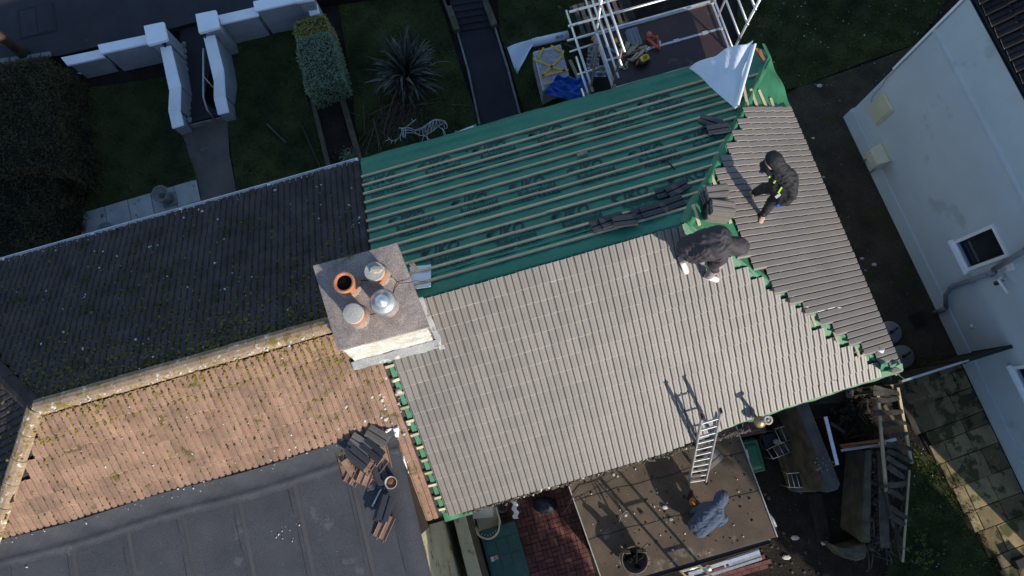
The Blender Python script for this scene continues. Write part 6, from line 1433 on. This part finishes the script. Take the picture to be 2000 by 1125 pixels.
tree('unseen tall evergreen added to shade the small brick yard',11,-3.0,1.8,8.6)
tree('unseen evergreen added further down to shade the rear lawn',16.5,4.95,1.0,9.3)
# ================================================================== WORKERS
def skin(name,verts,edges,rad,mt,parent,sub=2,wr=0.0,ws=18,root=0,seed=0):
    me=bpy.data.meshes.new(name); og=org(parent); me.from_pydata([tuple(v-og) for v in verts],edges,[]); o=bpy.data.objects.new(name,me); COL.objects.link(o)
    md=o.modifiers.new('s','SKIN'); md.use_smooth_shade=True
    for i,r in enumerate(rad):
        sv=me.skin_vertices[0].data[i]; sv.radius=(r if isinstance(r,tuple) else (r,r)); sv.use_root=(i==root)
    ms=o.modifiers.new('b','SUBSURF'); ms.levels=sub; ms.render_levels=sub
    bpy.context.view_layer.update(); me2=bpy.data.meshes.new_from_object(o.evaluated_get(bpy.context.evaluated_depsgraph_get())); bpy.data.objects.remove(o)
    if wr:
        ns=[v.normal.copy() for v in me2.vertices]
        for v,n in zip(me2.vertices,ns):
            p=v.co; f=math.sin(p.x*ws+3*math.sin(p.y*ws*.6+seed)+seed)*math.cos(p.z*ws*.9+2*math.sin(p.x*ws*.5))+.6*math.sin((p.y+p.z)*ws*1.9+2*math.sin(p.x*ws+seed))
            v.co=p+n*(wr*(-abs(f)+.5))
    me2.materials.clear(); me2.materials.append(MT(mt)); me2.name=name
    me2.polygons.foreach_set('use_smooth',[True]*len(me2.polygons))
    o=bpy.data.objects.new(name,me2); COL.objects.link(o)
    if parent: o.parent=parent
    return o
def blob(name,chains,mt,parent,vox=.016,wr=0.0,ws=20,seed=0,sm=6):
    bm=bmesh.new()
    for ch in chains:
        for (a,ra),(b,rb) in zip(ch,ch[1:]):
            n=max(2,int((b-a).length/(min(ra,rb)*.28))+1)
            for i in range(n+1):
                t=i/n; r=ra+(rb-ra)*t; bmesh.ops.create_icosphere(bm,subdivisions=2,radius=r,matrix=Matrix.Translation(a.lerp(b,t)))
    me=bpy.data.meshes.new(name); bm.to_mesh(me); bm.free(); o=bpy.data.objects.new(name,me); COL.objects.link(o)
    md=o.modifiers.new('r','REMESH'); md.mode='VOXEL'; md.voxel_size=vox; md.use_smooth_shade=True
    if sm: ms=o.modifiers.new('s','SMOOTH'); ms.iterations=sm; ms.factor=.5
    bpy.context.view_layer.update(); me2=bpy.data.meshes.new_from_object(o.evaluated_get(bpy.context.evaluated_depsgraph_get())); bpy.data.objects.remove(o)
    og=org(parent); ns=[v.normal.copy() for v in me2.vertices]
    for v,n in zip(me2.vertices,ns):
        p=v.co; f=math.sin(p.x*ws+3*math.sin(p.y*ws*.6+seed)+seed)*math.cos(p.z*ws*.9+2*math.sin(p.x*ws*.5))+.6*math.sin((p.y+p.z)*ws*1.9+2*math.sin(p.x*ws+seed))
        v.co=p-og+(n*(wr*(-abs(f)+.5)) if wr else Vector())
    me2.materials.clear(); me2.materials.append(MT(mt)); me2.name=name; me2.polygons.foreach_set('use_smooth',[True]*len(me2.polygons))
    o=bpy.data.objects.new(name,me2); COL.objects.link(o); o.parent=parent; return o
def shoe(parent,heel,toe,mt,up=Z,w=.048,h=.07):
    d=(toe-heel); L=d.length; d.normalize(); up=(up-d*up.dot(d)).normalized(); s=d.cross(up)
    mb=MB(); secs=((0,.75,.9),(.12,.95,1.25),(.3,.95,1.3),(.5,.95,.95),(.75,1.08,.7),(.92,.9,.6),(1,.5,.4))
    n=10
    for t,ww,hh in secs:
        for j in range(n):
            a=2*math.pi*j/n; mb.v.append(heel+d*(t*L)+s*(math.cos(a)*w*ww)+up*((math.sin(a)*.5+.5)*h*hh))
    for i in range(len(secs)-1):
        for j in range(n): mb.f.append((i*n+j,i*n+(j+1)%n,(i+1)*n+(j+1)%n,(i+1)*n+j))
    mb.f+=[tuple(range(n))[::-1],tuple(range((len(secs)-1)*n,len(secs)*n))]
    o=mb.build('boot',mt,parent,True)
    sp=MB()
    for t,ww,hh in secs: sp.v+=[heel+d*(t*L*1.02-.004)-s*(w*ww*1.05)-up*.0,heel+d*(t*L*1.02-.004)+s*(w*ww*1.05),heel+d*(t*L*1.02-.004)+s*(w*ww*1.05)-up*.014,heel+d*(t*L*1.02-.004)-s*(w*ww*1.05)-up*.014]
    for i in range(len(secs)-1):
        for e in range(4): sp.f.append((4*i+e,4*i+(e+1)%4,4*i+4+(e+1)%4,4*i+4+e))
    sp.f+=[(3,2,1,0),(24,25,26,27)]; sp.build('sole','wood_dark' ,o)
def hand(parent,wrist,tip,mt,side,curl=.5,nm='glove'):
    d=(tip-wrist).normalized(); s=(side-d*side.dot(d)).normalized(); n=d.cross(s)
    vs=[wrist,wrist+d*.045,wrist+d*.085]; rd=[(.030,.024),(.038,.020),(.036,.018)]; ed=[(0,1),(1,2)]
    for i,(o_,L) in enumerate(((-.030,.055),(-.010,.065),(.011,.062),(.030,.048))):
        b=len(vs); p=wrist+d*.085+s*o_; vs+=[p,p+d*L*.45+n*curl*.015,p+d*L*.75+n*curl*.045,p+d*L*.85+n*curl*.07]; rd+=[.011,.010,.009,.008]; ed+=[(2,b),(b,b+1),(b+1,b+2),(b+2,b+3)]
    b=len(vs); vs+=[wrist+d*.035-s*.04,wrist+d*.065-s*.062+n*.01,wrist+d*.09-s*.058+n*.025]; rd+=[.013,.012,.010]; ed+=[(0,b),(b,b+1),(b+1,b+2)]
    return skin(nm,vs,ed,rd,mt,parent,1)
def person(label,J,m,gl,boots,loc,hips=.14,bulk=1.0,hoodr=.15,seed=0,trm=None,facing=None):
    """J joint positions: pel che nec hea sL eL hL sR eR hR kL aL kR aR hpL hpR tL tR(boot toes)"""
    k=T('person',label,'person',loc)
    b_=bulk; W_=(J['sR']-J['sL']).normalized(); hw=(J['hpR']-J['hpL']).normalized()
    # body: one continuous surface from head to ankles
    blob('body',[[(J['pel'],.09),(J['che'],.10),(J['nec'],.055),(J['hea'],.085)],[(J['che'],.08),(J['sL'],.05),(J['eL'],.036),(J['hL'],.028)],[(J['che'],.08),(J['sR'],.05),(J['eR'],.036),(J['hR'],.028)],
      [(J['pel'],.09),(J['hpL'],.07),(J['kL'],.05),(J['aL'],.038)],[(J['pel'],.09),(J['hpR'],.07),(J['kR'],.05),(J['aR'],.038)]],'skin',k,.014)
    # face side: nose and ears on the head, turned towards what the worker looks at
    f=(facing or (J['hea']-J['nec'])).normalized(); hd=J['hea']; up=(hd-J['nec']).normalized(); sd2=f.cross(up).normalized()
    blob('trousers',[[(J['pel'],.135),(J['hpL'],.12),(J['kL'],.092),(J['aL'].lerp(J['kL'],.12),.07)],[(J['pel'],.135),(J['hpR'],.12),(J['kR'],.092),(J['aR'].lerp(J['kR'],.12),.07)]],m[1],k,.014,.009,20,seed)
    hump=J.get('hump',Vector((0,0,0))); sp=J['pel'].lerp(J['che'],.5)+hump; r=.125*b_
    ch=[]
    for sg in (-1,1):
        ch.append([(J['pel']+hw*sg*.055-(J['che']-J['pel']).normalized()*.05,r*1.08),(sp+W_*sg*.065,r*1.1),(J['che']+W_*sg*.075,r*1.08),(J['nec']+W_*sg*.02,.085*b_)])
    for a_,b2_,c_ in (('sL','eL','hL'),('sR','eR','hR')): ch.append([(J['che'],r),(J[a_],.088*b_),(J[b2_],.066*b_),(J[c_].lerp(J[b2_],.08),.048*b_)])
    blob('jacket',ch,m[0],k,.013,(.011 if 'hoodie' in m[0] else .014),21,seed)
    c=J['hea']; ax=(J['hea']-J['nec']).normalized()
    blob('hood',[[(J['nec']-ax*.02,hoodr*.70),(c,hoodr*.88),(c+ax*hoodr*.35+up*0,hoodr*.74)]],m[0],k,.011,.005,22,seed+2,4)
    fc=MB(); q=c+f*hoodr*.62-up*.01
    fc.lathe(q,[(.085,0),(.075,.02),(.045,.035),(0,.038)],20,f,1,1.15); fc.build('face','skin',k,True)
    MB().lathe(q+f*.03-up*.005,[(.016,0),(.012,.012),(0,.018)],8,f).build('nose','skin',k,True)
    for s_ in (-1,1): MB().lathe(q+f*.024+sd2*s_*.032+up*.03,[(.010,0),(.008,.005),(0,.007)],8,f).build('eye','soot',k,True)
    MB().box(q+f*.034-up*.045,(.035,.006,.006),sd2).build('mouth','wood_orange',k)
    for h,e,mt in (('hL','eL',gl[0]),('hR','eR',gl[1])):
        d=(J[h]-J[e]).normalized(); hand(k,J[h]-d*.02,J[h]+d*.1,mt,Z.cross(d) if abs(d.z)<.9 else U)
    for a_,t_,u_ in (('aL','tL',None),('aR','tR',None)):
        n=J.get('N',Z); shoe(k,J[a_]-(J[t_]-J[a_]).normalized()*.06-n*.06+n*.0,J[t_],boots,n)
    return k
P_=lambda x,y,z:at(x,y,z)
nE=(Z*math.cos(PITCH)+U*math.sin(PITCH)); nS=(Z*math.cos(PITCH)-V*math.sin(PITCH))
# worker standing stooped on the hip slope
J=dict(pel=P_(1528,374,6.18),che=P_(1530,343,6.62),nec=P_(1523,326,6.78),hea=P_(1513,313,6.82),sL=P_(1505,330,6.66),eL=P_(1494,320,6.42),hL=P_(1491,330,6.18),sR=P_(1546,358,6.62),eR=P_(1547,383,6.36),hR=P_(1528,395,6.14),
 hpL=P_(1518,366,6.10),kL=P_(1492,368,5.98),aL=P_(1476,373,5.62),hpR=P_(1530,385,6.10),kR=P_(1509,392,5.98),aR=P_(1492,420,5.60),N=nE)
J['tL']=onpl(1462,381,'E',.075); J['tR']=onpl(1483,436,'E',.075)
J['aL']=onpl(1474,376,'E',.15); J['aR']=onpl(1491,420,'E',.15)
k=person('worker in black hooded jacket and blue gloves stooping on the hip slope',J,('jacket_black','trousers_dark'),('glove_blue','glove_blue'),'boot_tan',J['pel']-Z*.8,seed=1,bulk=1.18,hoodr=.15,facing=Vector((-.6,-.3,-.7)))
for a_,b_ in (((1520,377),(1527,366)),((1511,358),(1515,353)),((1502,347),(1504,344))): MB().bar(P_(*a_,6.72),P_(*b_,6.74),.022,.02).build('hivis_tape','hivis',k)
MB().bar(P_(1515,386,6.5),P_(1524,379,6.55),.04,.02).build('pocket_rag','cloth_white',k)
# worker bent double at the ridge
J=dict(pel=P_(1356,486,6.62),che=P_(1402,474,6.83),nec=P_(1419,477,6.84),hea=P_(1441,481,6.76),sL=P_(1402,455,6.82),eL=P_(1410,452,6.55),hL=P_(1424,462,6.36),sR=P_(1408,502,6.76),eR=P_(1393,516,6.50),hR=P_(1398,528,6.2),
 hpL=P_(1352,488,6.5),kL=P_(1356,508,6.25),aL=P_(1336,513,6.05),hpR=P_(1364,497,6.5),kR=P_(1400,518,6.3),aR=P_(1386,538,5.85),hump=Z*.06,N=nS)
J['tL']=onpl(1341,534,'S',.075); J['tR']=onpl(1403,547,'S',.075); J['aL']=onpl(1331,508,'S',.16); J['aR']=onpl(1383,541,'S',.16); J['kL']=P_(1347,500,6.3)
k=person('worker in dark puffy hooded jacket bent double over the top of the new tiles',J,('jacket_brown','trousers_pale'),('glove_orange','glove_orange'),'shoe_white',J['pel']-Z*.8,seed=4,bulk=1.36,hoodr=.175,facing=Vector((.5,-.2,-.85)))
# worker kneeling on the flat roof
J=dict(pel=P_(1366,1027,2.86),che=P_(1392,1000,3.08),nec=P_(1402,987,3.12),hea=P_(1409,973,3.20),sL=P_(1377,990,3.06),eL=P_(1362,996,2.90),hL=P_(1352,1000,2.70),sR=P_(1412,1012,3.05),eR=P_(1404,1022,2.85),hR=P_(1385,1010,2.66),
 hpL=P_(1360,1020,2.80),kL=P_(1362,1004,2.66),aL=P_(1355,1030,2.58),hpR=P_(1372,1034,2.80),kR=P_(1392,1020,2.66),aR=P_(1385,1040,2.58),N=Z,hump=Z*.05)
J['tL']=P_(1352,1038,2.58); J['tR']=P_(1386,1048,2.58)
k=person('worker in grey blue hoodie kneeling on the brown flat roof below the ladder',J,('hoodie_grey','trousers_dark'),('trousers_dark','trousers_dark'),'jacket_black',J['pel']-Z*.36,seed=7,bulk=1.12,hoodr=.155,facing=Vector((-.5,.3,-.8)))
c0=P_(1352,980,2.5); k=T('brick_lump','rounded orange brick lump in front of the kneeling worker','brick',c0)
MB().lathe(c0,[(.06,0),(.075,.04),(.06,.10),(.03,.12),(0,.12)],9,sx=.9,sy=1.2).build('lump','glove_orange',k,True)
loose(TC,at(1392,898,2.53),math.radians(40),'new tile lying on the flat roof under the foot of the ladder')
loose(TC,at(1386,893,2.515),math.radians(52),'new tile half under another one below the ladder')
o=MB().bar(at(1352,958,2.5),at(1343,976,2.5),.06,.02).build('slate_scrap','wood_dark'); tag(lift(o,at(1350,960,2.5)),'thin dark slate scrap by the foot of the ladder','scrap')
